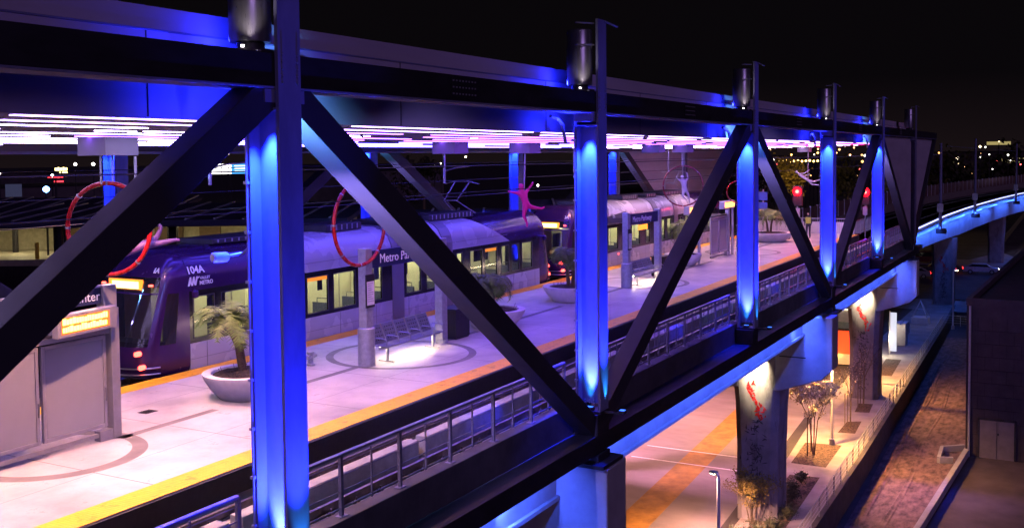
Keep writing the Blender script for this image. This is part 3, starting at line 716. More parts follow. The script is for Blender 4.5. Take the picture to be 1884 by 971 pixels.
# ================================================================== TRAINS
YN, YF, YC = 21.05, 23.65, 22.35
def profile(k=0.0):
    """near-side half of the upper body from window head to roof crown, (y offset from side, z)"""
    return [(0.0, 2.46), (0.0, 2.75), (0.06, 3.02), (0.20, 3.28), (0.42, 3.46), (0.75, 3.58), (1.3, 3.60)]
def make_train(x0, x1, label, number, windows, joints, doors, sign_top='', group='light rail trains'):
    """x0 = front nose plane, x1 = rear nose plane"""
    rt = thing('light_rail_train', ((x0+x1)/2, YC, 0), label, 'train', group)
    a, b = x0 + 1.6, x1 - 1.6
    # lower skirt, both sides, floor
    sk = MB(); sk.box(a, b, YN, YN + .05, .22, 1.04); sk.box(a, b, YF - .05, YF, .22, 1.04)
    sk.build('lower_panel', M_white, rt)
    js = MB(); x = a + .6
    while x < b:
        js.box(x, x + .022, YN - .004, YN + .01, .3, 1.03); x += 1.95
    js.box(a, b, YN - .003, YN + .01, .60, .612)
    js.box(a, b, YN - .003, YN + .01, .20, .222)
    js.build('panel_seam', M_grey, rt)
    MB().box(a, b, YN + .05, YF - .05, .30, .38).build('floor', M_grey, rt)
    bo = MB()
    for bx in (x0 + 3.6, (x0+x1)/2 - 1.0, (x0+x1)/2 + 1.0, x1 - 3.6):
        bo.box(bx - 1.1, bx + 1.1, YN + .3, YF - .3, .06, .29)
        for dx in (-.85, .85):
            for s in (-1, 1):
                bo.tube([(bx + dx, YC + s*.66, .33), (bx + dx, YC + s*.78, .33)], .33, 18)
    bo.build('bogie', M_roofdark, rt)
    # upper body and roof shell split into white middle and purple ends
    pr = [(YN + o_, z) for o_, z in profile()] + [(YF - o_, z) for o_, z in reversed(profile())]
    inner = [(YF - max(.08, o_ + .0) , z - .09 if z > 3 else z) for o_, z in profile()] + [(YN + max(.08, o_), z - .09 if z > 3 else z) for o_, z in reversed(profile())]
    def shell(xa, xb, mtl, nm, slope_a=0.0, slope_b=0.0):
        vs = []; poly = pr; n = len(poly)
        for xx, sl in ((xa, slope_a), (xb, slope_b)):
            vs += [(xx + sl * (z - 2.46), y, z) for y, z in poly]
        for xx, sl in ((xa, slope_a), (xb, slope_b)):
            vs += [(xx + sl * (z - 2.46), YN + (y - YN) * .93 + .09, z - (.08 if z > 2.5 else 0)) for y, z in poly]
        fs = [(i, i+1, n+i+1, n+i) for i in range(n-1)] + [(2*n+i, 3*n+i, 3*n+i+1, 2*n+i+1) for i in range(n-1)]
        for o_ in (0, n): fs += [(o_+i, 2*n+o_+i, 2*n+o_+i+1, o_+i+1) for i in range(n-1)]
        fs += [(0, n, 3*n, 2*n), (n-1, 3*n-1, 4*n-1, 2*n-1)]
        return MB().add(vs, fs).build(nm, mtl, rt, smooth=True)
    shell(a, a + 2.9, M_purple, 'purple_roof', 0, 1.1)
    shell(a + 2.9, b - 2.7, M_white, 'upper_panel', 1.1, -2.4)
    shell(b - 2.7, b, M_purple, 'purple_roof', -2.4, 0)
    sm = MB(); sm.box(a + 3.2, b - 2.9, YN - .004, YN + .01, 2.735, 2.75); sm.build('roof_seam', M_grey, rt)
    # window band: black pillars between the openings
    win = sorted(windows); z0, z1 = 1.04, 2.46; wz0, wz1 = 1.18, 2.28
    bd = MB(); x = a
    for (wa, wb) in win:
        bd.box(x, wa, YN, YN + .06, z0, z1); bd.box(wa, wb, YN, YN + .06, z0, wz0); bd.box(wa, wb, YN, YN + .06, wz1, z1); x = wb
    bd.box(x, b, YN, YN + .06, z0, z1)
    bd.build('window_band', M_bandblack, rt)
    bk = MB(); x = a
    for (wa, wb) in win:
        bk.box(x, wa, YF - .06, YF, z0, z1); bk.box(wa, wb, YF - .06, YF, z0, wz0); bk.box(wa, wb, YF - .06, YF, wz1, z1); x = wb
    bk.box(x, b, YF - .06, YF, z0, z1); bk.build('far_window_band', M_bandblack, rt)
    ib = MB(); ib.box(a, b, YF - .09, YF - .063, .4, 1.35); ib.box(a, b, YF - .09, YF - .063, 2.05, 2.45)
    x = a
    for (wa, wb) in win: ib.box(x, wa + .1, YF - .09, YF - .063, 1.35, 2.05); x = wb - .1
    ib.box(a, b, YN + .08, YF - .09, 2.50, 2.54)
    for xx in (a + .2, a + 3.9, (x0+x1)/2, b - 3.9, b - .2): ib.box(xx - .03, xx + .03, YC + .35, YF - .1, .4, 2.5)
    ib.build('interior_lining', M_interior, rt)
    lm = MB()
    lm.box(a + .3, b - .3, YC - .12, YC + .02, 2.462, 2.49); lm.box(a + 3, b - 3, YF - .5, YF - .4, 2.462, 2.49)
    lm.build('ceiling_lamp', E_train_in, rt)
    for i, (wa, wb) in enumerate(win):
        pane = MB().box(wa, wb, YN + .018, YN + .030, wz0, wz1).build('window', M_glass, rt)
        fr = MB(); t_ = .03
        fr.box(wa - t_, wa, YN - .006, YN + .0, wz0 - t_, wz1 + t_); fr.box(wb, wb + t_, YN - .006, YN, wz0 - t_, wz1 + t_)
        fr.box(wa, wb, YN - .006, YN, wz0 - t_, wz0); fr.box(wa, wb, YN - .006, YN, wz1, wz1 + t_)
        fr.build('window_frame', M_roofdark, pane)
    sx = a + 1.2
    seats = 0
    while sx < b - .6:
        s_ = MB()
        s_.box(sx, sx + .42, YN + .15, YN + .95, .72, .80); s_.box(sx + .36, sx + .44, YN + .15, YN + .95, .8, 1.32)
        s_.tube([(sx + .42, YN + .25, 1.32), (sx + .42, YN + .25, 1.46), (sx + .42, YN + .8, 1.46), (sx + .42, YN + .8, 1.32)], .015, 6)
        s_.build('seat', M_seat, rt); sx += 1.55; seats += 1
    gp = MB()
    for xx in [a + 1.0 + 1.7*i for i in range(int((b-a)/1.7))]: gp.tube([(xx, YC - .2, .4), (xx, YC - .2, 2.46)], .018, 6)
    gp.tube([(a + .5, YC - .2, 2.2), (b - .5, YC - .2, 2.2)], .016, 6)
    gp.build('grab_rail', M_frame, rt)
    # articulation gangways
    for xx in joints:
        q = [(y - .03 if y < YC else y + .03, z + .02) for y, z in pr]
        poly = [(YN - .03, .3)] + q + [(YF + .03, .3)]
        qi = [(YC + (y-YC)*.93, z - .06) for y, z in poly]
        n = len(poly); vs = [(xx - .34, y, z) for y, z in poly] + [(xx + .34, y, z) for y, z in poly] + [(xx - .34, y, z) for y, z in qi] + [(xx + .34, y, z) for y, z in qi]
        fs = [(i, i+1, n+i+1, n+i) for i in range(n-1)] + [(2*n+i, 3*n+i, 3*n+i+1, 2*n+i+1) for i in range(n-1)]
        for o_ in (0, n): fs += [(o_+i, 2*n+o_+i, 2*n+o_+i+1, o_+i+1) for i in range(n-1)]
        MB().add(vs, fs).build('gangway', M_grey, rt)
    for xx in doors:
        dz = MB().box(xx, xx + 1.0, YN + .035, YN + .065, 2.16, 2.36).build('door_sign', E_amber, rt)
        tag(dz, 'glowing orange destination strip above a door')
        MB().box(xx - .62, xx - .54, YN - .02, YN - .002, .86, .93).build('door_button', E_tail, rt)
    # noses: loft of super-elliptic plan curves
    def nose(xf, sg, nm, front):
        zl = [(.28, .22, 1.22), (.45, .06, 1.29), (.8, 0, 1.30), (1.12, .04, 1.30), (1.14, .045, 1.30), (1.6, .20, 1.30), (2.1, .40, 1.30), (2.46, .53, 1.30), (2.5, .545, 1.30), (2.75, .63, 1.30), (2.9, .69, 1.28), (3.10, .80, 1.20), (3.32, .96, 1.06), (3.48, 1.14, .86), (3.58, 1.34, .55), (3.60, 1.5, .2)]
        L = 1.6; NP = 31
        vs = []; 
        for z, s_, w_ in zl:
            for j in range(NP):
                f_ = -90 + 180 * j / (NP - 1); c_, n_ = math.cos(R(f_)), math.sin(R(f_))
                px = (L - s_) * (abs(c_) ** .50); py = w_ * (abs(n_) ** .62) * (1 if n_ >= 0 else -1)
                vs.append((xf + sg * (L - px), YC + py, z))
        groups = {'body': [], 'shield': [], 'side': [], 'lower': []}
        for i in range(len(zl) - 1):
            for j in range(NP - 1):
                f_ = -90 + 180 * (j + .5) / (NP - 1); zc = (zl[i][0] + zl[i+1][0]) / 2
                q = (i*NP + j, i*NP + j+1, (i+1)*NP + j+1, (i+1)*NP + j)
                if 1.13 < zc < 2.48 and abs(f_) < 50: groups['shield'].append(q)
                elif 1.13 < zc < 2.3 and 66 < abs(f_) < 87: groups['side'].append(q)
                elif 2.5 < zc < 2.9 and abs(f_) < 46: groups['shield'].append(q)
                else: groups['body'].append(q)
        groups['body'].append(tuple((len(zl)-1)*NP + j for j in range(NP)))
        nb = MB().add(vs, groups['body']).build('nose', M_purple, rt, smooth=True)
        MB().add(vs, groups['shield']).build('windshield', M_shield, nb, smooth=True)
        for s_ in (-1, 1): MB().add(vs, [f for f in groups['side'] if (vs[f[0]][1] - YC) * s_ > 0]).build('cab_window', M_shield, nb, smooth=True)
        # cab bulkhead lit faintly from the saloon
        MB().box(xf + sg*1.55, xf + sg*1.6, YN + .1, YN + 1.0, .4, 2.4).build('cab_wall', M_interior, nb)
        MB().box(xf + sg*.55, xf + sg*1.1, YC - .9, YC + .9, .9, 1.15).build('dashboard', M_roofdark, nb)
        ds = MB().box(xf + sg*.59, xf + sg*.66, YC - .62, YC + .62, 2.56, 2.84).build('destination_sign', E_amber, nb); tag(ds, 'glowing orange destination display on the nose')
        MB().box(xf + sg*.576, xf + sg*.589, YC - .52, YC + .48, 2.60, 2.79).build('sign_text', E_amber_core, ds)
        for s_ in (-1, 1):
            MB().lathe([(.06, -.02), (.06, .02)], (xf + sg*.66, YC + s_*.90, 2.70), 12).build('marker_lamp', E_tail, nb)
            for zz, px_ in ((.98, .10), (.62, .16)):
                c0 = (xf + sg*px_, YC + s_*.95 * (1 if zz > .7 else 1.08), zz)
                MB().tube([(c0[0] - sg*.05, c0[1], c0[2]), (c0[0] + sg*.1, c0[1], c0[2])], .065, 12).build('tail_lamp', E_tail, nb)
        bp = MB()
        for zz in (.42, .58):
            pts = []
            for j in range(3, 22):
                f_ = -90 + 180*j/24; c_, n_ = math.cos(R(f_)), math.sin(R(f_))
                pts.append((xf + sg * (L - (L - .02) * (abs(c_) ** .50) - .03), YC + 1.31 * (abs(n_) ** .62) * (1 if n_ >= 0 else -1), zz))
            bp.tube(pts, .022, 6)
        bp.build('bumper_trim', M_steel, nb)
        mi = MB(); mi.tube([(xf + sg*1.75, YN - .0, 2.5), (xf + sg*1.6, YN - .2, 2.46)], .03, 6); mi.lathe([(.02, -.13), (.09, -.1), (.10, .05), (.04, .1)], (xf + sg*1.58, YN - .25, 2.42), 12)
        mi.build('mirror', M_purple, nb, smooth=True)
        return nb
    n1 = nose(x0, 1, 'nose', True); n2 = nose(x1, -1, 'nose', False)
    # lettering
    text('fleet_number', number, .29, rt, (x0 + 1.56, YN + .005, 2.93), (1, 0, 0), (0, .40, 1), M_signwhite, bold=.006)
    if number == '104A':
        text('operator_name', 'VALLEY', .11, rt, (x0 + 2.0, YN - .008, 2.745), (1, 0, 0), (0, .0, 1), M_signwhite, bold=.002)
        text('operator_name', 'METRO', .15, rt, (x0 + 1.98, YN - .008, 2.60), (1, 0, 0), (0, 0, 1), M_signwhite, bold=.004)
        lg = MB(); ex, ez, k_ = x0 + 1.56, 2.60, .72   # the slanted M emblem
        for dx in (0, .17, .33): lg.prism_y([(ex + dx*k_, ez), (ex + (.08 + dx)*k_, ez), (ex + (.18 + dx)*k_, ez + .24), (ex + (.10 + dx)*k_, ez + .24)], YN - .012, YN - .003)
        for dx in (.10, .27): lg.prism_y([(ex + dx*k_, ez + .24), (ex + (.07 + dx)*k_, ez + .24), (ex + (.09 + dx)*k_, ez + .03), (ex + (.02 + dx)*k_, ez + .03)], YN - .014, YN - .0125)
        lg.prism_y([(ex + .30, ez + .19), (ex + .42, ez + .24), (ex + .42, ez + .20), (ex + .30, ez + .15)], YN - .012, YN - .003)
        lg.build('emblem', M_signwhite, rt)
    text('fleet_number', number, .22, rt, (x0 + .82, YC - .55, 3.02), (0, -1, 0), (.55, 0, .83), M_signwhite, bold=.004)
    # roof gear
    for (ra, rb, hh) in ((a + 1.5, a + 4.5, .14), (a + 6.6, (x0+x1)/2 - 1.8, .22), ((x0+x1)/2 - .6, (x0+x1)/2 + 1.0, .2), ((x0+x1)/2 + 2.4, b - 4.6, .22)):
        gr = MB().box(ra, rb, YN + .62, YF - .62, 3.58, 3.60 + hh); ob = gr.build('roof_equipment', M_roofdark, rt, bevel=.03)
        vg = MB()
        xx = ra + .2
        while xx < rb - .2: vg.box(xx, xx + .05, YN + .60, YN + .618, 3.625, 3.575 + hh); xx += .28
        vg.build('vent_grille', M_galv, ob)
    pa = MB(); px_ = (x0+x1)/2 + 5.2
    pa.tube([(px_ + .9, YC - .5, 3.7), (px_ - .2, YC - .3, 4.25), (px_ + .7, YC - .35, 4.95)], .03, 6); pa.tube([(px_ + .9, YC + .5, 3.7), (px_ - .2, YC + .3, 4.25), (px_ + .7, YC + .35, 4.95)], .03, 6)
    pa.tube([(px_ + .7, YC - .8, 4.9), (px_ + .7, YC - .35, 5.0), (px_ + .7, YC + .35, 5.0), (px_ + .7, YC + .8, 4.9)], .025, 6); pa.tube([(px_ - .2, YC - .3, 4.25), (px_ - .2, YC + .3, 4.25)], .03, 6)
    pa.build('pantograph', M_galv, rt)
    return rt
W1 = [(20.2, 20.95), (21.25, 22.75), (23.05, 24.3), (24.9, 25.9), (26.2, 27.3), (28.3, 28.8), (30.3, 31.2), (31.6, 32.2), (33.7, 34.1), (34.7, 35.6), (35.85, 36.8), (37.2, 37.8), (38.1, 38.7), (39.0, 39.9)]
make_train(18.45, 42.2, 'purple and white light rail train with 104A on its side, stopped nearest the camera', '104A', W1, [29.75, 33.0], [24.9, 35.82])
W2 = [(x + 25.2, y + 25.2) for x, y in W1]
make_train(43.35, 67.9, 'second light rail train standing behind the first, partly hidden by the blue column', '120A', W2, [54.95, 58.2], [50.1, 61.02])

# ================================================================== PLATFORM FURNITURE
PZ = 0.356
def sign_assembly(dx, lb_post, lettering, lb_sign, amber=False):
    for k, (x, y, big) in enumerate(((22.54, 17.02, True), (26.35, 17.05, False))):
        rt = thing('sign_post', (x + dx, y, PZ - .006), lb_post[k], 'post', 'station sign posts')
        if big: MB().lathe([(.235, 0), (.235, 1.02), (.20, 1.05)], (x + dx, y, PZ - .004), 28).build('base', M_galv, rt, smooth=True)
        else: MB().lathe([(.19, 0), (.19, .10)], (x + dx, y, PZ - .004), 24).build('base', M_galv, rt, smooth=True)
        MB().box(x + dx - .15, x + dx + .15, y - .13, y + .13, PZ + (1.04 if big else .1), 3.55).build('shaft', M_galv, rt, bevel=.012)
        if big:
            pb = MB().box(x + dx - .19, x + dx + .19, y - .165, y - .135, 1.95, 2.85).build('notice_board', M_black, rt)
            MB().box(x + dx - .16, x + dx + .16, y - .172, y - .166, 2.02, 2.66).build('notice_sheet', M_paper, pb)
            tm = MB()
            for i in range(9): tm.box(x + dx - .13, x + dx + rng.uniform(.02, .13), y - .176, y - .1725, 2.60 - .06*i, 2.612 - .06*i)
            tm.build('print_line', M_grey, pb)
    rt = thing('station_sign', (24.4 + dx, 17.03, 2.95), lb_sign, 'sign', 'station name signs')
    MB().box(22.70 + dx, 26.19 + dx, 16.99, 17.07, 2.98, 3.46).build('panel', M_signnavy, rt)
    if lettering: text('lettering', lettering, .36, rt, (23.15 + dx, 16.982, 3.10), (1, 0, 0), (0, 0, 1), M_signwhite, depth=.008)
    if amber: MB().box(22.70 + dx + 1.1, 22.7 + dx + 2.1, 16.95, 16.988, 2.72, 2.94).build('display', E_amber, rt)
    return rt
sign_assembly(0, ('thick based grey post with a white notice, left of the near bench', 'slim grey post right of the near bench'), 'Metro Parkway', 'navy station name sign reading Metro Parkway')
sign_assembly(18.4, ('thick based post with notice beside the second blue column', 'post right of the farther bench'), 'Metro Parkway', 'dark navy name sign with orange display above the farther bench', amber=True)

def bench(x0, y0, label):
    rt = thing('bench', (x0 + 1.45, y0, PZ - .006), label, 'bench', 'platform benches')
    M_b = mat('bench_metal', (0.30, 0.31, 0.35), 0.35, 0.7, 0.08, 8)
    for i in range(5):
        x = x0 + i * .58
        s_ = MB(); s_.box(x + .015, x + .55, y0 - .48, y0 - .02, .80, .83)
        so_ = s_.build('seat', M_b, rt, bevel=.01)
        bk = MB(); v = [(x + .015, y0 - .04, .84), (x + .55, y0 - .04, .84), (x + .55, y0 + .16, 1.34), (x + .015, y0 + .16, 1.34)]
        bk.add(v + [(a, b + .03, c) for a, b, c in v], [(0,1,2,3), (7,6,5,4), (0,4,5,1), (1,5,6,2), (2,6,7,3), (3,7,4,0)]); bk.build('backrest', M_b, rt)
        hs = MB()      # perforation slots pressed into the back
        for a in range(4):
            for b in range(4): hs.box(x + .09 + a*.11, x + .14 + a*.11, y0 + .012 + .045*b - .035, y0 + .016 + .045*b - .035, .93 + b*.10, .955 + b*.10)
        hs.build('perforation', M_black, rt)
    for i in range(6):
        x = x0 + i * .58
        MB().tube([(x, y0 - .46, .84), (x, y0 - .46, 1.02), (x, y0 - .05, 1.04), (x, y0 + .02, .9)], .016, 6).build('armrest', M_steel, rt)
    MB().box(x0 - .05, x0 + 2.95, y0 - .30, y0 - .22, .73, .797).build('beam', M_galv, rt)
    for x in (x0 + .3, x0 + 2.6):
        MB().beam((x, y0 - .26, PZ + .03), (x, y0 - .26, .73), .06, .06).box(x - .035, x + .035, y0 - .48, y0 + .02, PZ - .002, PZ + .03).build('leg', M_galv, rt)
    MB().box(x0 + .1, x0 + 2.8, y0 - .18, y0 - .13, .74, .775).build('lamp_strip', E_bench, rt)
    light('bench_glow', 'AREA', (x0 + 1.45, y0 - .12, .735), (x0 + 1.45, y0 - .2, 0), (1, .72, .50), 26, rt, size=2.7, size_y=.10)
    return rt
bench(22.95, 17.1, 'grey perforated metal bench with light under it, below the near name sign')
bench(41.4, 17.1, 'farther grey metal bench glowing underneath, right of the second blue column')

def bin_(x, y, label):
    rt = thing('trash_bin', (x, y, PZ - .006), label, 'trash bin', 'platform trash bins')
    MB().box(x - .42, x + .42, y - .30, y + .30, PZ + .03, 1.24).build('body', M_bin, rt, bevel=.02)
    MB().box(x - .46, x + .46, y - .34, y + .34, 1.243, 1.30).build('lid', M_bin, rt, bevel=.015)
    MB().box(x - .28, x + .28, y - .308, y - .3005, .95, 1.12).build('opening', M_black, rt)
    MB().box(x - .38, x + .38, y - .28, y + .28, PZ - .004, PZ + .03).build('plinth', M_black, rt)
bin_(27.35, 17.2, 'black box trash bin just right of the near bench')
bin_(45.6, 17.25, 'black box trash bin right of the farther bench')
# small hydrant-like floor fitting left of the near post
ft = thing('floor_valve', (21.85, 18.4, PZ - .006), 'small grey valve fitting on the platform left of the near sign post', 'valve')
MB().lathe([(.12, 0), (.12, .05), (.07, .07), (.07, .30), (.11, .32), (.11, .38)], (21.85, 18.4, PZ), 16).build('body', M_galv, ft, smooth=True)
MB().tube([(21.65, 18.35, .6), (22.1, 18.45, .6)], .06, 10).build('arm', M_galv, ft, smooth=True)

# planters with palms
def palm_plant(x, y, z, label, h, nf, seed, stems=2, fl=.95, droop=1.0, mtl=None):
    q = random.Random(seed); rt = thing('palm', (x, y, z), label, 'palm', 'planter palms')
    crowns = []
    for s_ in range(stems):
        a = q.uniform(0, 6.28); dx, dy = .22*math.cos(a), .22*math.sin(a)
        top = (x + dx*2.0, y + dy*2.0, z + h*q.uniform(.82, 1))
        MB().tube([(x + dx*.5, y + dy*.5, z - .1), (x + dx, y + dy, z + h*.5), top], [.085, .065, .06], 9).build('trunk', M_trunk, rt, smooth=True)
        crowns.append(top)
    fr = MB()
    for c_ in crowns:
        for i in range(nf):
            az = 6.283 * i / nf + q.uniform(-.25, .25); el = q.uniform(.1, 1.25); L = fl * q.uniform(.8, 1.15); pts = []
            N = 9; px, pz = 0.0, 0.0; an = el
            for k in range(N + 1):
                pts.append(Vector((c_[0] + px*math.cos(az), c_[1] + px*math.sin(az), c_[2] + pz)))
                px += L/N*math.cos(an); pz += L/N*math.sin(an); an -= .26 * droop * (1 + k*.05)
            fr.tube(pts, [.014*(1 - .08*k) for k in range(N+1)], 4)
            side = Vector((-math.sin(az), math.cos(az), 0))
            for k in range(1, N + 1):
                for half in (0, .5):
                    p0 = pts[k-1].lerp(pts[k], half); dr = (pts[k] - pts[k-1]).normalized()
                    ll = L * .34 * math.sin(math.pi * min(.97, (k + .6) / (N + 1))) + .05
                    for sg in (-1, 1):
                        tip = p0 + side*sg*ll*.8 + dr*ll*.45 + Vector((0, 0, -ll*q.uniform(.0, .35)))
                        wv = dr * .026
                        fr.add([p0 - wv, p0 + wv, tip], [(0, 1, 2)])
    fr.build('frond', mtl or M_frond, rt)
    return rt
def planter(x, y, r, label):
    rt = thing('planter', (x, y, PZ - .006), label, 'planter', 'round concrete planters')
    pr_ = [(r*.60, 0.0), (r*.64, .03), (r*.84, .26), (r*.97, .48), (r, .57), (r, .60), (r*.80, .60), (r*.78, .55)]
    MB().lathe(pr_, (x, y, PZ - .004), 48).build('bowl', M_planter, rt, smooth=True)
    q = random.Random(int(x*10)); so_ = MB(); n = 26; rr = r*.775
    vs = [(x, y, PZ + .61)]; fs = []
    for ring, k in ((.35, .06), (.7, .05), (1.0, .0)):
        for j in range(n): a_ = 6.283*j/n; vs.append((x + rr*ring*math.cos(a_), y + rr*ring*math.sin(a_), PZ + .55 + k + q.uniform(-.025, .03)*(ring < 1)))
    fs += [(0, 1 + j, 1 + (j+1) % n) for j in range(n)]
    for i in range(2): fs += [(1+i*n+j, 1+(i+1)*n+j, 1+(i+1)*n+(j+1) % n, 1+i*n+(j+1) % n) for j in range(n)]
    so_.add(vs, fs).build('soil', M_soil, rt)
    tw = MB()
    for j in range(30):
        a_, d_ = q.uniform(0, 6.28), q.uniform(.2, .9)*rr; hx_ = x + d_*math.cos(a_); hy_ = y + d_*math.sin(a_)
        tw.beam((hx_, hy_, PZ + .55), (hx_ + q.uniform(-.1, .1), hy_ + q.uniform(-.1, .1), PZ + .55 + q.uniform(.06, .2)), .008, .008)
    tw.build('dry_stem', M_bark, rt)
planter(18.35, 17.4, 1.05, 'round pale concrete planter nearest the camera, cut by the blue column'); palm_plant(18.35, 17.4, .95, 'olive palm in the nearest planter, in front of the train cab', 1.25, 14, 3, 2, 1.15, .70)
planter(29.6, 17.1, 1.08, 'round concrete planter behind the long dark diagonal brace'); palm_plant(29.6, 17.1, .85, 'short dark palm in the planter behind the diagonal brace', .95, 15, 8, 3, 1.05, 1.1)
planter(36.2, 17.4, 1.1, 'round concrete planter left of the second blue column'); palm_plant(36.2, 17.4, .85, 'drooping dry palm in the planter left of the second blue column', 1.5, 17, 12, 2, 1.1, 1.6)
planter(66.2, 17.6, 1.5, 'farthest round planter right of the third blue column'); palm_plant(66.2, 17.6, .85, 'pale green palm in the farthest planter', 1.3, 16, 21, 2, 1.3, .9)
planter(50.3, 17.8, .95, 'round planter half hidden behind the rising diagonal'); palm_plant(50.3, 17.8, .85, 'dark bushy palm right of the farther bench', 1.6, 18, 30, 2, 1.15, 1.1)

# wind shelter
def shelter(x1, n, yy, label, panel_w=1.55, z0=.62, z1=2.48, led=True, group='glass wind shelters'):
    rt = thing('wind_shelter', (x1 - n*panel_w/2, yy, PZ - .006), label, 'wind shelter', group)
    po = MB().box(x1 - .10, x1 + .10, yy - .11, yy + .11, PZ - .002, 3.02).build('post', M_frame, rt, bevel=.012)
    MB().box(x1 - .42, x1 - .105, yy - .09, yy + .09, PZ - .002, .56).build('foot', M_frame, rt)
    for i in range(n):
        b = x1 - .18 - i * panel_w; a = b - panel_w + .07
        f_ = MB(); t_ = .07
        f_.box(a, a + t_, yy - .035, yy + .035, z0, z1); f_.box(b - t_, b, yy - .035, yy + .035, z0, z1); f_.box(a + t_, b - t_, yy - .035, yy + .035, z1 - t_, z1); f_.box(a + t_, b - t_, yy - .035, yy + .035, z0, z0 + t_)
        fo = f_.build('panel_frame', M_frame, rt, bevel=.006)
        MB().box(a + t_, b - t_, yy - .012, yy + .012, z0 + t_, z1 - t_).build('panel', M_frost, rt)
        MB().box(b - .045, b - .02, yy - .06, yy - .036, 1.15, 1.42).build('clamp', M_steel, fo)
    xa = x1 - n*panel_w - .1
    MB().box(xa, x1 - .1, yy - .05, yy + .05, z1 + .03, z1 + .13).build('head_rail', M_frame, rt)
    MB().box(xa, x1 - .42, yy - .04, yy + .04, PZ + .08, PZ + .16).build('foot_rail', M_frame, rt)
    MB().box(xa, x1 - .2, yy - .02, yy + 1.3, z1 + .131, z1 + .19).build('roof_plate', M_truss, rt)
    return rt
shelter(14.37, 4, 17.3, 'frosted panel wind shelter at the left edge of the photo')
sg = thing('led_display', (13.4, 16.95, 2.66), 'boxy pale display with glowing orange text on the near shelter', 'display')
MB().add([(12.72, 16.78, 2.66), (14.26, 17.0, 2.66), (14.26, 17.18, 2.66), (12.72, 16.96, 2.66), (12.72, 16.78, 3.10), (14.26, 17.0, 3.10), (14.26, 17.18, 3.10), (12.72, 16.96, 3.10)], [(0,3,2,1),(4,5,6,7),(0,1,5,4),(1,2,6,5),(2,3,7,6),(3,0,4,7)]).build('case', M_frame, sg, bevel=.015)
tx = MB(); q = random.Random(4)
for row in range(2):
    x = 12.84
    while x < 13.98:
        wv = q.uniform(.03, .075); yb = 16.78 + (x - 12.72) * (.22/1.54) - .004; hh = q.uniform(.085, .12)
        tx.box(x, x + wv, yb - .002, yb + .004, 2.76 + row*.145, 2.76 + row*.145 + hh); x += wv + .018
tx.build('display_text', emit('amber_blob', (1.0, .50, .08), 9), sg)
bo_ = MB(); bo_.add([(12.80, 16.789, 2.72), (14.06, 16.969, 2.72), (14.06, 16.969, 3.04), (12.80, 16.789, 3.04)], [(0,1,2,3)]); bo_.build('display_panel', emit('amber_panel', (1.0, .20, .02), 1.6), sg)
cs = thing('sign_board', (13.2, 17.25, 3.02), 'small dark board ending in the letters ter above the near shelter', 'sign')
MB().box(11.6, 14.1, 17.26, 17.32, 3.14, 3.46).build('board', M_signnavy, cs); MB().box(14.1, 14.42, 17.18, 17.40, 3.02, 3.50).build('end_block', M_frame, cs, bevel=.01)
MB().box(11.6, 14.1, 17.24, 17.34, 3.462, 3.50).build('cap', M_frame, cs)
text('lettering', 'Center', .26, cs, (13.32, 17.252, 3.21), (1, 0, 0), (0, 0, 1), M_signwhite)
shelter(56.6, 2, 17.4, 'farther frosted wind shelter left of the third blue column', 1.5)
for x, lb in ((50.2, 'orange display hanging below the distant ring'), (56.0, 'orange display beside the third blue column')):
    t = thing('led_display', (x, 17.2, 3.3), lb, 'display', 'distant orange displays')
    MB().box(x - .95, x + .95, 17.1, 17.4, 3.0, 3.42).build('case', M_frame, t, bevel=.01)
    MB().box(x - .85, x + .85, 17.085, 17.098, 3.07, 3.35).build('screen', emit('amber_far', (1, .36, .08), 5), t)
    MB().tube([(x + 1.0, 17.25, .35), (x + 1.0, 17.25, 3.4)], .08, 8).build('pole', M_frame, t)

# ------------------------------------------------------------------ hanging sculptures
def torus(c, r, tr, nrm, name, label, material, band=None):
    rt = thing(name, (c[0], c[1], c[2] + r), label, 'ring sculpture', 'red ring sculptures')
    n = Vector(nrm).normalized(); u = Vector((0, 0, 1)); v = n.cross(u).normalized(); u = v.cross(n)
    pts = [Vector(c) + (u*math.cos(6.28318*i/56) + v*math.sin(6.28318*i/56))*r for i in range(56)]
    MB().tube(pts, tr, 12, closed=True).build('ring', material, rt, smooth=True)
    for i in range(0, 56, 7):
        p0, p1 = pts[i], pts[(i+1) % 56]; MB().tube([p0, p0.lerp(p1, .35)], tr*1.22, 12).build('clamp', M_steel, rt)
    for s_ in (-.14, .14):
        MB().tube([(c[0] + s_, c[1], c[2] + r - .02), (c[0] + s_, c[1], 6.12)], .022, 6).build('hanger_rod', M_galv, rt)
    return rt
# ring planes chosen so that each opens towards the photo as seen
torus((13.95, 16.8, 4.66), .90, .045, (.956, .297, 0), 'ring_sculpture', 'thick red ring hanging left behind the nearest diagonal brace', M_red)
torus((22.05, 16.8, 4.25), 1.10, .050, (.0, 1, 0), 'ring_sculpture', 'tall red ring hanging in front of the white train roof', M_red)
torus((47.5, 16.8, 4.50), .96, .035, (.86, .5, 0), 'ring_sculpture', 'small dark red ring before the far pinkish cladding', M_darkred)
torus((56.5, 16.8, 3.9), .60, .03, (.9, .4, 0), 'ring_sculpture', 'tiny red ring left of the third blue column', M_red)

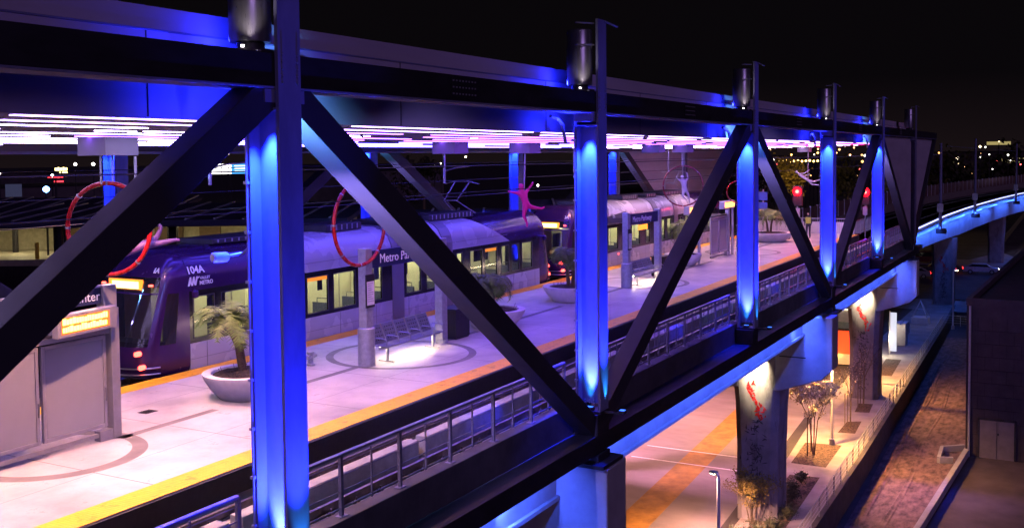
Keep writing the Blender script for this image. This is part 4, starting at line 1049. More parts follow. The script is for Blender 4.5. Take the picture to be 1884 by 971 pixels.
def figure(name, joints, edges, material, label, cat, loc, rods=(), group=None, head=None):
    rt = thing(name, loc, label, cat, group)
    keys = list(joints); me = bpy.data.meshes.new('body')
    me.from_pydata([tuple(Vector(joints[k][0])) for k in keys], [(keys.index(a), keys.index(b)) for a, b in edges], [])
    o = bpy.data.objects.new('body', me); COL.objects.link(o)
    sk = o.modifiers.new('skin', 'SKIN'); sk.use_smooth_shade = True
    for i, k in enumerate(keys):
        sv = me.skin_vertices[0].data[i]; r_ = joints[k][1]; sv.radius = (r_, r_) if not isinstance(r_, tuple) else r_; sv.use_root = (k == 'pelvis')
    sb = o.modifiers.new('sub', 'SUBSURF'); sb.levels = 1; sb.render_levels = 2
    me.materials.append(material)
    ev = o.evaluated_get(bpy.context.evaluated_depsgraph_get()); m2 = bpy.data.meshes.new_from_object(ev)
    o.modifiers.clear(); o.data = m2; m2.materials.clear(); m2.materials.append(material)
    for p in m2.polygons: p.use_smooth = True
    m2.transform(Matrix.Translation(-Vector((0, 0, 0)))); o.parent = rt; o.location = (0, 0, 0); ORG[o.name] = Vector(loc)
    for (a, b) in rods:
        MB().tube([Vector(a) + Vector(loc), Vector(b) + Vector(loc)], .028, 7).build('hanger_rod', M_frame, rt)
    return rt, o
E_ = [('pelvis','waist'),('waist','chest'),('chest','neck'),('neck','head'),('head','crown'),('chest','shL'),('shL','elL'),('elL','wrL'),('wrL','haL'),('chest','shR'),('shR','elR'),('elR','wrR'),('wrR','haR'),('pelvis','hipL'),('hipL','knL'),('knL','anL'),('anL','toL'),('pelvis','hipR'),('hipR','knR'),('knR','anR'),('anR','toR')]
def J(**k):
    rad = dict(pelvis=.125, waist=.10, chest=.13, neck=.055, head=.10, crown=.085, shL=.07, shR=.07, elL=.045, elR=.045, wrL=.032, wrR=.032, haL=.04, haR=.04, hipL=.095, hipR=.095, knL=.062, knR=.062, anL=.04, anR=.04, toL=.035, toR=.035)
    return {n: (v, rad[n]) for n, v in k.items()}
# directions: i = image right on the hanging plane
ir = Vector((.80, -.60, 0)); 
def P2(a, b, dpt=0.0): return tuple(ir * a + Vector((.6, .8, 0)) * dpt + Vector((0, 0, b)))
# magenta leaping dancer
j = J(pelvis=P2(.02, .70), waist=P2(-.03, .87), chest=P2(-.10, 1.05), neck=P2(-.14, 1.22), head=P2(-.16, 1.36), crown=P2(-.16, 1.46),
      shL=P2(-.24, 1.12, .02), elL=P2(-.42, 1.14), wrL=P2(-.58, 1.17), haL=P2(-.66, 1.20), shR=P2(.03, 1.14, .03), elR=P2(.15, 1.28), wrR=P2(.26, 1.42), haR=P2(.29, 1.50),
      hipL=P2(-.02, .60), knL=P2(-.08, .34), anL=P2(.06, .06), toL=P2(.04, -.06), hipR=P2(.12, .66), knR=P2(.36, .60), anR=P2(.62, .56), toR=P2(.74, .62))
figure('acrobat_sculpture', j, E_, M_magenta, 'magenta leaping acrobat figure hung above the train roof', 'sculpture', (31.4, 16.8, 3.62), rods=[(P2(-.05, 1.2), (0, 0, 2.5))], group='hanging acrobat sculptures')
# violet figure stretched through the first ring
ir2 = Vector((.78, -.62, 0))
def P3(a, b, dpt=0.0): return tuple((ir2 * a + Vector((.62, .78, 0)) * dpt + Vector((0, 0, b))) * (1.05 if abs(b) < 1.5 else 1))
j = J(pelvis=P3(0, .0), waist=P3(-.16, -.05), chest=P3(-.34, -.11), neck=P3(-.48, -.17), head=P3(-.58, -.21), crown=P3(-.66, -.24),
      shL=P3(-.38, -.2, .1), elL=P3(-.55, -.34, .1), wrL=P3(-.68, -.5, .08), haL=P3(-.74, -.58, .08), shR=P3(-.42, -.04, -.1), elR=P3(-.6, -.14, -.12), wrR=P3(-.78, -.26, -.1), haR=P3(-.84, -.32, -.1),
      hipL=P3(.10, .04, .03), knL=P3(.34, .14, .04), anL=P3(.44, .34, .04), toL=P3(.40, .42, .04), hipR=P3(.12, .02, -.03), knR=P3(.40, .06, -.04), anR=P3(.68, .11, -.04), toR=P3(.78, .10, -.04))
figure('acrobat_sculpture', j, E_, M_violet, 'violet acrobat figure stretched through the thick red ring', 'sculpture', (14.35, 16.45, 4.28), rods=[(P3(.0, .06), P3(0, 1.8))], group='hanging acrobat sculptures')
# grey figure in the far ring
j = J(pelvis=P2(0, .0), waist=P2(-.02, .14), chest=P2(-.05, .32), neck=P2(-.1, .46), head=P2(-.13, .57), crown=P2(-.14, .66),
      shL=P2(-.17, .38), elL=P2(-.32, .44), wrL=P2(-.44, .56), haL=P2(-.47, .64), shR=P2(.08, .38), elR=P2(.2, .52), wrR=P2(.16, .72), haR=P2(.14, .8),
      hipL=P2(-.06, -.08), knL=P2(-.10, -.34), anL=P2(.12, -.52), toL=P2(.2, -.56), hipR=P2(.08, -.06), knR=P2(.22, -.3), anR=P2(.30, -.62), toR=P2(.34, -.72))
figure('acrobat_sculpture', j, E_, M_pale, 'grey acrobat figure inside the distant dark red ring', 'sculpture', (47.7, 16.8, 4.35), rods=[(P2(-.1, .5), P2(-.1, 1.8))], group='hanging acrobat sculptures')
# pale flying figure near the platform end
def P4(a, b, d=0): return tuple(Vector((.30, -.95, 0)) * a * 1.25 + Vector((.95, .3, 0)) * d + Vector((0, 0, b * 1.25)))
j = J(pelvis=P4(.15, -.1), waist=P4(-.02, -.02), chest=P4(-.20, .12), neck=P4(-.32, .22), head=P4(-.42, .30), crown=P4(-.50, .34),
      shL=P4(-.2, .2), elL=P4(.0, .22), wrL=P4(.2, .36), haL=P4(.28, .42), shR=P4(-.16, .04, .15), elR=P4(.06, .08, .2), wrR=P4(.26, .16, .2), haR=P4(.32, .2, .2),
      hipL=P4(.24, -.16), knL=P4(.5, -.24), anL=P4(.76, -.16), toL=P4(.86, -.12), hipR=P4(.22, -.2), knR=P4(.44, -.40), anR=P4(.70, -.42), toR=P4(.8, -.40))
figure('acrobat_sculpture', j, E_, M_pale, 'pale flying acrobat figure hanging above the red signal', 'sculpture', (72.3, 16.8, 4.35), rods=[(P4(.2, -.2), P4(.2, 1.7))], group='hanging acrobat sculptures')

# waiting person in a reflective vest
j = dict(pelvis=((0, 0, .95), (.13, .15)), waist=((0, 0, 1.1), .12), chest=((0, 0, 1.32), (.13, .16)), neck=((0, 0, 1.47), .055), head=((.0, 0, 1.6), .085), crown=((0, 0, 1.70), .08),
         shL=((0, .17, 1.38), .06), elL=((-.02, .23, 1.12), .045), wrL=((-.12, .2, .92), .034), haL=((-.16, .18, .86), .038), shR=((0, -.17, 1.38), .06), elR=((0, -.23, 1.12), .045), wrR=((-.1, -.2, .93), .034), haR=((-.13, -.19, .86), .038),
         hipL=((0, .09, .88), .095), knL=((.0, .10, .5), .065), anL=((.0, .11, .09), .045), toL=((-.14, .12, .04), .04), hipR=((0, -.09, .88), .095), knR=((-.02, -.1, .5), .065), anR=((.0, -.11, .09), .045), toR=((-.14, -.12, .04), .04))
M_cloth = mat('dark_clothing', (0.03, 0.032, 0.045), 0.9, 0, .2, 8); 
pr_t, bo_o = figure('person', j, E_, M_cloth, 'person in dark clothes and a yellow vest standing at the platform end', 'person', (69.6, 15.9, PZ - .004))
vest = MB(); vs = []; fs = []
for i, (z, rx, ry) in enumerate(((1.0, .16, .19), (1.15, .15, .18), (1.3, .165, .205), (1.42, .13, .19))):
    for k_ in range(16): a_ = 6.283*k_/16; vs.append((69.6 + rx*math.cos(a_), 15.9 + ry*math.sin(a_), PZ + z))
for i in range(3): fs += [(i*16+k_, i*16+(k_+1) % 16, (i+1)*16+(k_+1) % 16, (i+1)*16+k_) for k_ in range(16)]
vest.add(vs, fs).build('vest', mat('reflective_vest', (.55, .6, .08), .7), pr_t, smooth=True)
MB().lathe([(.05, -.06), (.088, -.03), (.09, .04), (.06, .085), (.01, .1)], (69.6, 15.9, PZ + 1.64), 14).build('hair', M_soil, pr_t, smooth=True)
MB().lathe([(.0, -.08), (.055, -.07), (.08, 0), (.078, .05), (.03, .09)], (69.56, 15.9, PZ + 1.60), 14).build('face', mat('skin', (.42, .24, .17), .6), pr_t, smooth=True)

# signals and end of platform
for (x, y, z, lb) in ((68.7, 16.4, 3.5, 'glowing red round signal left of the fourth blue column'), (80.6, 14.2, 3.05, 'glowing red round signal left of the fifth blue column')):
    rt = thing('rail_signal', (x, y, .35 if x < 74 else -.45), lb, 'signal', 'red rail signals')
    MB().tube([(x, y, .35 if x < 74 else -.45), (x, y, z - .25)], .05, 8).build('mast', M_galv, rt)
    MB().box(x - .10, x + .14, y - .32, y + .32, z - .95, z + .36).build('head', M_black, rt, bevel=.03)
    MB().tube([(x - .14, y, z), (x - .102, y, z)], .28 if x < 74 else .34, 18).build('lens', E_signal, rt); MB().tube([(x - .15, y, z), (x - .141, y, z)], .12, 14).build('bulb', emit('signal_core', (1.0, .16, .08), 5), rt)
    MB().tube([(x - .30, y, z + .02), (x - .10, y, z + .02)], [.19, .185], 18).build('hood', M_black, rt) if False else None
    MB().box(x - .13, x + .1, y - .16, y + .16, z - 1.7, z - 1.1).build('number_plate', M_galv, rt)
    light('signal_glow', 'POINT', (x - .35, y, z), (0, 0, 0), (1, .02, .05), 160, rt, size=.12)
def picket(path, z, label, h=1.1, group='end fences'):
    rt = thing('metal_fence', (path[0][0], path[0][1], z), label, 'fence', group)
    for (a, b), (c, d_) in zip(path, path[1:]):
        L = math.hypot(c-a, d_-b); n = max(1, round(L/1.6))
        for i in range(n + 1): MB().beam((a+(c-a)*i/n, b+(d_-b)*i/n, z), (a+(c-a)*i/n, b+(d_-b)*i/n, z + h), .06, .06).build('post', M_frame, rt)
        MB().beam((a, b, z + h), (c, d_, z + h), .06, .05).build('top_rail', M_frame, rt)
        pk = MB(); m_ = round(L/.14)
        for i in range(m_): pk.beam((a+(c-a)*i/m_, b+(d_-b)*i/m_, z + .1), (a+(c-a)*i/m_, b+(d_-b)*i/m_, z + h - .05), .016, .016)
        pk.beam((a, b, z + .1), (c, d_, z + .1), .03, .03); pk.build('picket', M_frame, rt)
picket([(73.6, 20.8), (73.6, 13.7)], .35, 'pale picket fence closing the far end of the platform')
picket([(74.2, 14.5), (88, 14.5)], -.1, 'pale picket fence on the ramp beyond the platform')
MB_end = MB().box(73.8, 73.95, 14.0, 20.6, .35, 1.2); o = MB_end.build('parapet_wall', M_planter, origin=(73.9, 17, .35)); tag(o, 'low pale wall behind the platform end fence', 'wall')
ip = thing('ticket_reader', (68.5, 16.9, PZ - .006), 'slim pale ticket reader pillar near the platform end', 'ticket reader')
MB().box(68.42, 68.58, 16.82, 16.98, PZ - .003, 1.5).build('pillar', M_frame, ip); MB().box(68.36, 68.64, 16.74, 17.06, 1.503, 2.1).build('head', M_paper, ip, bevel=.02); MB().box(68.352, 68.36, 16.8, 17.0, 1.65, 1.95).build('screen', M_signnavy, ip)
bs = thing('blue_sign', (66.5, 19.6, PZ - .006), 'two small blue square signs on a post left of the farthest planter', 'sign')
MB().tube([(69.5, 18.9, PZ), (69.5, 18.9, 3.6)], .05, 8).build('post', M_galv, bs)
for z in (2.15, 2.85): MB().box(69.44, 69.448, 18.6, 19.2, z, z + .58).build('plate', mat('blue_plate', (.06, .12, .5), .5), bs)

# ================================================================== VIADUCT BEYOND THE STATION
path = [(77.5, 12.1), (87, 12.35), (95.5, 12.36), (116, 12.27), (130, 11.8), (144, 11.07), (160, 10.0), (177, 8.5), (200, 5.8), (235, .8), (290, -9)]
def offs(path, d_):
    out = []
    for i, (x, y) in enumerate(path):
        a, b = path[max(0, i-1)], path[min(len(path)-1, i+1)]; t_ = Vector((b[0]-a[0], b[1]-a[1])).normalized(); out.append((x - t_.y*d_, y + t_.x*d_))
    return out
def ribbon(y0, z0, y1, z1, zf=None):
    """closed loft between offset y0..y1 and heights z0..z1"""
    A, B = offs(path, y0), offs(path, y1); mb = MB(); vs = []
    for i in range(len(path)):
        k_ = min(1, max(0, (path[i][0] - 90) / 40)); zz0 = z0 if zf is None else z0 - zf * k_
        vs += [(*A[i], zz0), (*B[i], zz0), (*B[i], z1), (*A[i], z1)]
    fs = []
    for i in range(len(path)-1):
        for j_ in range(4): fs.append((i*4+j_, i*4+(j_+1) % 4, (i+1)*4+(j_+1) % 4, (i+1)*4+j_))
    n = len(path)-1
    fs += [(3, 2, 1, 0), (n*4, n*4+1, n*4+2, n*4+3)]
    return mb.add(vs, fs)
vd = thing('rail_viaduct', (120, 16, -4), 'long curving rail viaduct with blue lit girder leading away on the right', 'viaduct')
ribbon(0.6, -2.6, 8.2, -1.2, 1.0).build('girder', M_conc, vd)
ribbon(0.0, -1.45, 8.8, -1.2).build('deck_slab', M_truss, vd)
ribbon(0.0, -1.2, .25, -.95).build('edge_beam', M_truss, vd)
ribbon(-.06, -.62, -.0, -.52).build('led_handrail', E_bluewhite, vd)
ribbon(8.5, -1.2, 8.8, -.2).build('far_parapet', mat('far_parapet_concrete', (.16, .12, .10), .9), vd)
A = offs(path, .1); ps = MB(); far = MB(); lampm = MB()
for i in range(len(path)-1):
    L = math.hypot(A[i+1][0]-A[i][0], A[i+1][1]-A[i][1]); n = int(L/.55)
    for q_ in range(n):
        x = A[i][0] + (A[i+1][0]-A[i][0])*q_/n; y = A[i][1] + (A[i+1][1]-A[i][1])*q_/n
        ps.beam((x, y, -1.2), (x, y, -.5), .045, .045)
tag(ps.build('baluster', M_galv, vd), kind='stuff')
B = offs(path, 8.65)
fpn = 0
for i in range(len(path)-1):
    L = math.hypot(B[i+1][0]-B[i][0], B[i+1][1]-B[i][1]); n = max(1, int(L/2.6))
    for q_ in range(n):
        x = B[i][0] + (B[i+1][0]-B[i][0])*q_/n; y = B[i][1] + (B[i+1][1]-B[i][1])*q_/n
        MB().beam((x, y, -.2), (x, y, 1.35), .12, .12).build('barrier_post', M_frame, vd); fpn += 1
        if i < len(path)-1: far.add([(x, y, -.2), (x + (B[i+1][0]-B[i][0])/n, y + (B[i+1][1]-B[i][1])/n, -.2), (x + (B[i+1][0]-B[i][0])/n, y + (B[i+1][1]-B[i][1])/n, 1.25), (x, y, 1.25)], [(0, 1, 2, 3)])
far.build('barrier_panel', mat('rust_panel', (.13, .065, .045), .85, 0, .2, .5), vd)
for s_, yo in (('a', 2.2), ('b', 6.6)):
    for q_ in (-.72, .72):
        ribbon(yo + q_ - .04, -1.197, yo + q_ + .04, -1.05).build('rail', M_rail, vd)
# blue wash on the viaduct girder: lamps under the slab edge
Aw = offs(path, -.35)
for i in range(len(path)-2):
    a, b = Vector((*Aw[i], -1.3)), Vector((*Aw[i+1], -1.3)); mid = (a+b)/2; L = (b-a).length
    ld = light('girder_wash', 'AREA', mid, mid + Vector((0, 1, -.55)), (.035, .13, 1.0) if i < 8 else (.5, .5, 1), L * 44, vd, size=L, size_y=.15)
pier(126.5, 13.6, -3.7, 'slim pier under the curving viaduct with a warm lit top', 77, hx=1.0, hy=1.1, flare=.2)
light('pier_beam', 'SPOT', (124.2, 12.9, -3.2), (125.5, 13.6, -5.2), (1, .78, .45), 700, None, size=.1, spot=70, blend=.9)
pier(176, 11.5, -3.7, 'far viaduct pier near the right edge', 78, hx=1.0, hy=1.1, flare=.2, art=False)
# catenary poles on the viaduct
for (x, y, lb, h) in ((108.0, 12.0, 'nearest overhead line pole on the viaduct with a small blue box', 8.3), (135.5, 11.2, 'dark overhead line pole in the middle of the viaduct', 9.0), (172, 8.6, 'overhead line pole at the right edge of the photo', 8.6)):
    rt = thing('catenary_pole', (x, y, -1.45), lb, 'pole', 'overhead line poles')
    MB().tube([(x, y, -1.45), (x, y, -1.45 + h)], [.17, .12], 10).build('mast', M_column, rt, smooth=True)
    MB().box(x - .45, x + .45, y - .55, y + .35, -1.9, -1.46).build('bracket', M_truss, rt)
    MB().box(x - .35, x - .18, y - .28, y + .28, .2, 1.0).build('box', M_galv, rt)
    MB().tube([(x, y, h - 2.6), (x + .2, y + 3.2, h - 2.3)], .04, 6).build('arm', M_galv, rt)

# ================================================================== STREET LEVEL OBJECTS
# dark building on the right
bd = thing('block_building', (90, -2, LG), 'dark windowless block building filling the right edge', 'building')
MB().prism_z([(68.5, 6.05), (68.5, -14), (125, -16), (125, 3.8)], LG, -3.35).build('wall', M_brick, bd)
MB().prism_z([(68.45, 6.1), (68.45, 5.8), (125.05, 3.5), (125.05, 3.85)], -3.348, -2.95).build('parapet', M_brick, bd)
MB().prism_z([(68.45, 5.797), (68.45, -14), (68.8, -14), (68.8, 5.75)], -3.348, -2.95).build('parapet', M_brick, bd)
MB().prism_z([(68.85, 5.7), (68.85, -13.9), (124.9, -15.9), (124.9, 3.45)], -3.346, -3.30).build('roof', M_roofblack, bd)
dr = MB().box(68.42, 68.497, 3.35, 5.25, LG + .02, LG + 2.35).build('door', M_door, bd); tag(dr, 'pale double service door at the foot of the wall')
dj = MB(); dj.box(68.405, 68.419, 4.29, 4.31, LG + .05, LG + 2.3); dj.build('door_gap', M_black, dr)
MB().box(68.36, 68.419, 4.18, 4.26, LG + 1.5, LG + 1.62).build('handle', M_black, dr)
MB().tube([(68.38, 5.85, LG), (68.38, 5.85, -3.4)], .07, 8).build('downpipe', M_galv, bd, smooth=True)
MB().box(68.30, 68.496, .6, 1.5, -8.2, -7.5).build('vent_box', M_galv, bd)
MB().box(68.40, 68.496, 5.26, 5.36, LG + .02, LG + 2.45).box(68.40, 68.496, 3.24, 3.34, LG + .02, LG + 2.45).box(68.40, 68.496, 3.24, 5.36, LG + 2.36, LG + 2.46).build('door_frame', M_truss, bd)
co = MB()
for k_ in range(11):
    for c_ in range(24): co.box(68.480, 68.499, -13 + c_*.8 + .4*(k_ % 2), -12.98 + c_*.8 + .4*(k_ % 2), LG + .62 + (k_-1)*.8, LG + .6 + k_*.8)
for i in range(10): co.box(68.472, 68.499, -13, 6.0, LG + .6 + i*.8, LG + .615 + i*.8)
co.build('mortar_course', M_roofblack, bd)

# street lamps
def lamp(x, y, z0, h, label, arm=.9, name='street_lamp', power=600, col=(1, .62, .30), em=None, head=True, spot=150, group='plaza street lamps', aim=(0, 1)):
    rt = thing(name, (x, y, z0), label, 'street lamp', group)
    MB().lathe([(.16, 0), (.16, .35), (.09, .4)], (x, y, z0), 14).build('base', M_galv, rt, smooth=True)
    MB().tube([(x, y, z0 + .35), (x, y, z0 + h)], [.085, .065], 10).build('pole', mat('lamp_pole_paint', (.62, .60, .60), .4, .1, .05, 4), rt, smooth=True)
    ax, ay = x + aim[0]*arm, y + aim[1]*arm
    MB().tube([(x, y, z0 + h), (x + aim[0]*arm*.35, y + aim[1]*arm*.35, z0 + h + .12)], .05, 8).build('arm', M_galv, rt)
    hd = MB().beam((x + aim[0]*arm*.3, y + aim[1]*arm*.3, z0 + h + .13), (ax, ay, z0 + h + .13), .30, .09).build('head', M_galv, rt, bevel=.02)
    MB().beam((x + aim[0]*arm*.4, y + aim[1]*arm*.4, z0 + h + .07), (ax - aim[0]*.05, ay - aim[1]*.05, z0 + h + .07), .22, .02).build('lens', em or E_warm, hd)
    light('lamp_beam', 'SPOT', (ax - aim[0]*.2, ay - aim[1]*.2, z0 + h + .02), (ax - aim[0]*.2, ay - aim[1]*.2, z0), col, power, rt, size=.12, spot=spot, blend=.5)
    return rt
lamp(42.6, 13.5, Wz, 3.35, 'white street lamp pole with blue lit head at the bottom centre', power=7500, col=(1, .45, .32), aim=(.45, .89), arm=.45)
lamp(61.8, 12.7, Wz, 5.0, 'slim street lamp pole beside the blossoming young tree', power=9000, col=(1, .46, .13), aim=(-.7, .3))
lamp(80.0, 13.4, Wz, 5.0, 'lamp hidden behind the farther leaf art pier', power=8000, col=(1, .46, .13), aim=(0, 1))
lamp(107.8, 10.75, Wz, 5.6, 'grey lamp post by the rail corner next to the dark building', power=120, col=(1, .8, .6), aim=(.9, -.3))
for (x, y, p_, c_) in ((50, 24.5, 14000, (.95, .36, .72)), (66, 24, 11000, (1, .40, .45)), (58, 30, 7000, (1, .42, .30)), (82, 26, 6000, (1, .45, .2))):
    rt = thing('soffit_lamp', (x, y, -1.6), 'warm lamp under the station deck %s' % {50: 'nearest', 66: 'second along', 58: 'beyond the far truss', 82: 'farthest'}[x], 'ceiling lamp', 'soffit lamps')
    MB().box(x - .25, x + .25, y - .12, y + .12, -1.62 if y < 26 else -1.7, -1.502 if y < 26 else -1.5).build('housing', M_black, rt)
    light('soffit_beam', 'SPOT', (x, y, -1.75), (x, y - 1, G), c_, p_, rt, size=.3, spot=140, blend=.6)

# trees
def tree(x, y, z, label, h, cw, seed, nleaf, leafmat, leaf=.08, trunk_r=.035, multi=3, bare=False, group='young plaza trees', stakes=True, z_split=.45):
    q = random.Random(seed); rt = thing('young_tree', (x, y, z), label, 'tree', group); tr = MB(); tips = []
    for s_ in range(multi):
        a = 6.283*s_/multi + q.uniform(-.3, .3); d0 = .05
        p = Vector((x + d0*math.cos(a), y + d0*math.sin(a), z)); top = Vector((x + cw*.10*math.cos(a), y + cw*.10*math.sin(a), z + h*z_split))
        tr.tube([p, top], [trunk_r, trunk_r*.8], 7)
        def grow(p, dr, L, r_, dep):
            mid = p + dr*L*.5 + Vector((q.uniform(-.04, .04),)*3)*L; e = p + dr*L
            tr.tube([p, mid, e], [r_, r_*.8, r_*.55], 5)
            if dep == 0: tips.append(e); return
            for _ in range(q.choice((2, 3, 3))):
                nd = (dr + Vector((q.uniform(-.8, .8), q.uniform(-.8, .8), q.uniform(-.15, .6)))).normalized(); tips.append(mid); grow(e, nd, L*q.uniform(.55, .8), r_*.55, dep-1)
        for _ in range(3):
            aa = a + q.uniform(-.9, .9); grow(top, Vector((math.cos(aa)*.5, math.sin(aa)*.5, 1)).normalized(), h*.22, trunk_r*.6, 3)
    tr.build('trunk', M_bark, rt)
    if nleaf:
        lf = MB()
        for _ in range(nleaf):
            t_ = q.choice(tips); c_ = t_ + Vector((q.gauss(0, .11), q.gauss(0, .11), q.gauss(0, .10)))
            u_ = Vector((q.gauss(0, 1), q.gauss(0, 1), q.gauss(0, 1))).normalized(); v_ = u_.orthogonal().normalized(); s2 = leaf*q.uniform(.5, 1.2)
            lf.add([c_ + u_*s2, c_ + v_*s2*.55, c_ - u_*s2, c_ - v_*s2*.55], [(0, 1, 2, 3)])
        lf.build('crown', leafmat, rt)
    if stakes:
        for k_ in range(2): MB().tube([(x + .45*(k_*2-1), y + .25, z), (x + .42*(k_*2-1), y + .25, z + 2.2)], .03, 6).build('stake', M_bark, rt)
    return rt
bz = Wz + .004
tree(59.3, 13.2, bz, 'young staked tree with pale blossoms in the square bed', 4.5, 2.6, 5, 2600, M_blossom, .075)
tree(66.3, 12.5, bz, 'bare thin tree left of the farther leaf art pier', 4.2, 2.0, 9, 120, M_blossom, .05, multi=2)
tree(71.7, 12.7, bz, 'bare thin tree in front of the farther leaf art pier', 4.4, 1.8, 14, 60, M_blossom, .05, multi=1, trunk_r=.06)
tree(46.6, 13.2, bz, 'bushy yellow green tree beside the first leaf art pier', 3.1, 2.2, 17, 2400, M_leafyel, .06, multi=4, stakes=False, z_split=.25)
def shrub(x, y, z, r_, h, seed, label, mtl=None):
    q = random.Random(seed); rt = thing('shrub', (x, y, z), label, 'shrub', 'low shrubs in the planting bed'); lf = MB(); stt = MB()
    for _ in range(26):
        a = q.uniform(0, 6.28); e = Vector((x + r_*.8*math.cos(a)*q.random(), y + r_*.8*math.sin(a)*q.random(), z + h*q.uniform(.5, 1))); stt.tube([(x, y, z), e], [.012, .006], 4)
        for _ in range(22):
            c_ = e + Vector((q.gauss(0, r_*.22), q.gauss(0, r_*.22), q.gauss(0, h*.2))); c_.z = max(z + .03, c_.z)
            u_ = Vector((q.gauss(0, 1), q.gauss(0, 1), q.gauss(0, 1))).normalized(); v_ = u_.orthogonal().normalized(); s2 = .06*q.uniform(.5, 1.2)
            lf.add([c_ + u_*s2, c_ + v_*s2*.5, c_ - u_*s2, c_ - v_*s2*.5], [(0, 1, 2, 3)])
    stt.build('stem', M_bark, rt); lf.build('foliage', mtl or M_leafdk, rt)
for i, (x, y, r_, h) in enumerate(((44.6, 12.4, .6, .7), (46.2, 12.1, .5, .5), (48.0, 11.9, .55, .6), (50.4, 12.3, .5, .6), (52.2, 12.7, .45, .5), (53.8, 12.6, .4, .5), (43.2, 12.9, .6, .8))):
    shrub(x, y, bz, r_, h, 40 + i, ['dark shrub below the yellow green tree', 'low shrub at the near foot of the first pier', 'shrub right at the foot of the first pier', 'shrub just behind the first pier', 'middle shrub of the bed behind the pier', 'last shrub of the bed before the paved gap', 'largest shrub at the lower edge of the photo'][i])

# kiosk with red panel
kq = thing('red_kiosk', (86.5, 18.0, G), 'low kiosk with a glowing orange red wall behind the pier cap', 'kiosk')
MB().box(86.0, 89.0, 15.9, 24.0, Wz, -8.4).build('wall', M_planter, kq)
tag(MB().box(85.96, 85.997, 15.9, 24.0, -10.3, -8.4).build('red_panel', emit('red_backlit', (1.0, .055, .012), 2.0, (.5, .03, .01)), kq), 'backlit orange red panel')
MB().box(85.8, 89.2, 15.8, 24.1, -8.396, -8.2).build('roof', M_truss, kq)
light('kiosk_beam', 'SPOT', (85.2, 17.3, -10.9), (86.0, 17.4, -9.7), (1, .62, .12), 130, kq, size=.05, spot=110, blend=1)
wk_ = thing('white_banner_lamp', (97, 15.6, Wz), 'tall narrow white lit panel just right of the farther pier', 'light panel')
MB().box(92.0, 92.1, 13.6, 14.1, Wz + .3, Wz + 3.6).build('panel', emit('lit_panel', (.8, .82, 1), .9), wk_); MB().box(92.0, 92.12, 14.103, 14.2, Wz, Wz + 3.7).build('frame', M_frame, wk_)
light('panel_glow', 'POINT', (90.8, 14.4, Wz + 1.2), (0, 0, 0), (1, .86, .62), 260, wk_, size=.2)
st_ = thing('storefront_lamp', (96, 19, -7), 'bright warm lit shop front glimpsed above the red wall', 'lit window')
MB().box(97, 97.1, 17.4, 22, -8.3, -7.2).build('window', emit('lit_store', (1, .84, .55), 5), st_); MB().box(97.11, 100, 16.8, 23, G, -6.6).build('wall', M_planter, st_)
# utility cabinet
uc = thing('utility_cabinet', (97.5, 14.0, Wz), 'pale utility cabinet with three lid strips standing on the walkway', 'cabinet')
MB().box(96.6, 98.2, 13.5, 14.9, Wz, Wz + 1.9).build('body', M_frame, uc, bevel=.02)
for i in range(3): MB().box(96.55, 98.25, 13.50 + i*.48, 13.86 + i*.48, Wz + 1.903, Wz + 2.0).build('lid', M_planter, uc)
MB().box(96.58, 96.597, 13.7, 14.7, Wz + .2, Wz + 1.7).build('door', M_frame, uc)
cr_ = thing('wire_sculpture', (110, 14.0, Wz), 'small pyramid frame of rods on a concrete foot beyond the cabinet', 'sculpture')
MB().box(109.3, 110.9, 13.2, 14.8, Wz, Wz + .7).build('foot', M_planter, cr_, bevel=.05)
fm = MB()
for a in ((109.4, 13.3), (110.8, 13.3), (110.8, 14.7), (109.4, 14.7)): fm.tube([(*a, Wz + .7), (110.1, 14.0, Wz + 2.3)], .05, 6)
fm.tube([(109.7, 13.7, Wz + 1.4), (110.5, 13.7, Wz + 1.4), (110.5, 14.4, Wz + 1.4), (109.7, 14.4, Wz + 1.4)], .04, 6); fm.build('frame', M_galv, cr_)
bl = thing('bollard', (104, 13.3, Wz), 'single short bollard near the walkway edge', 'bollard'); MB().lathe([(.07, 0), (.07, .95), (.03, 1.0)], (104, 14.2, Wz), 12).build('shaft', M_frame, bl, smooth=True)

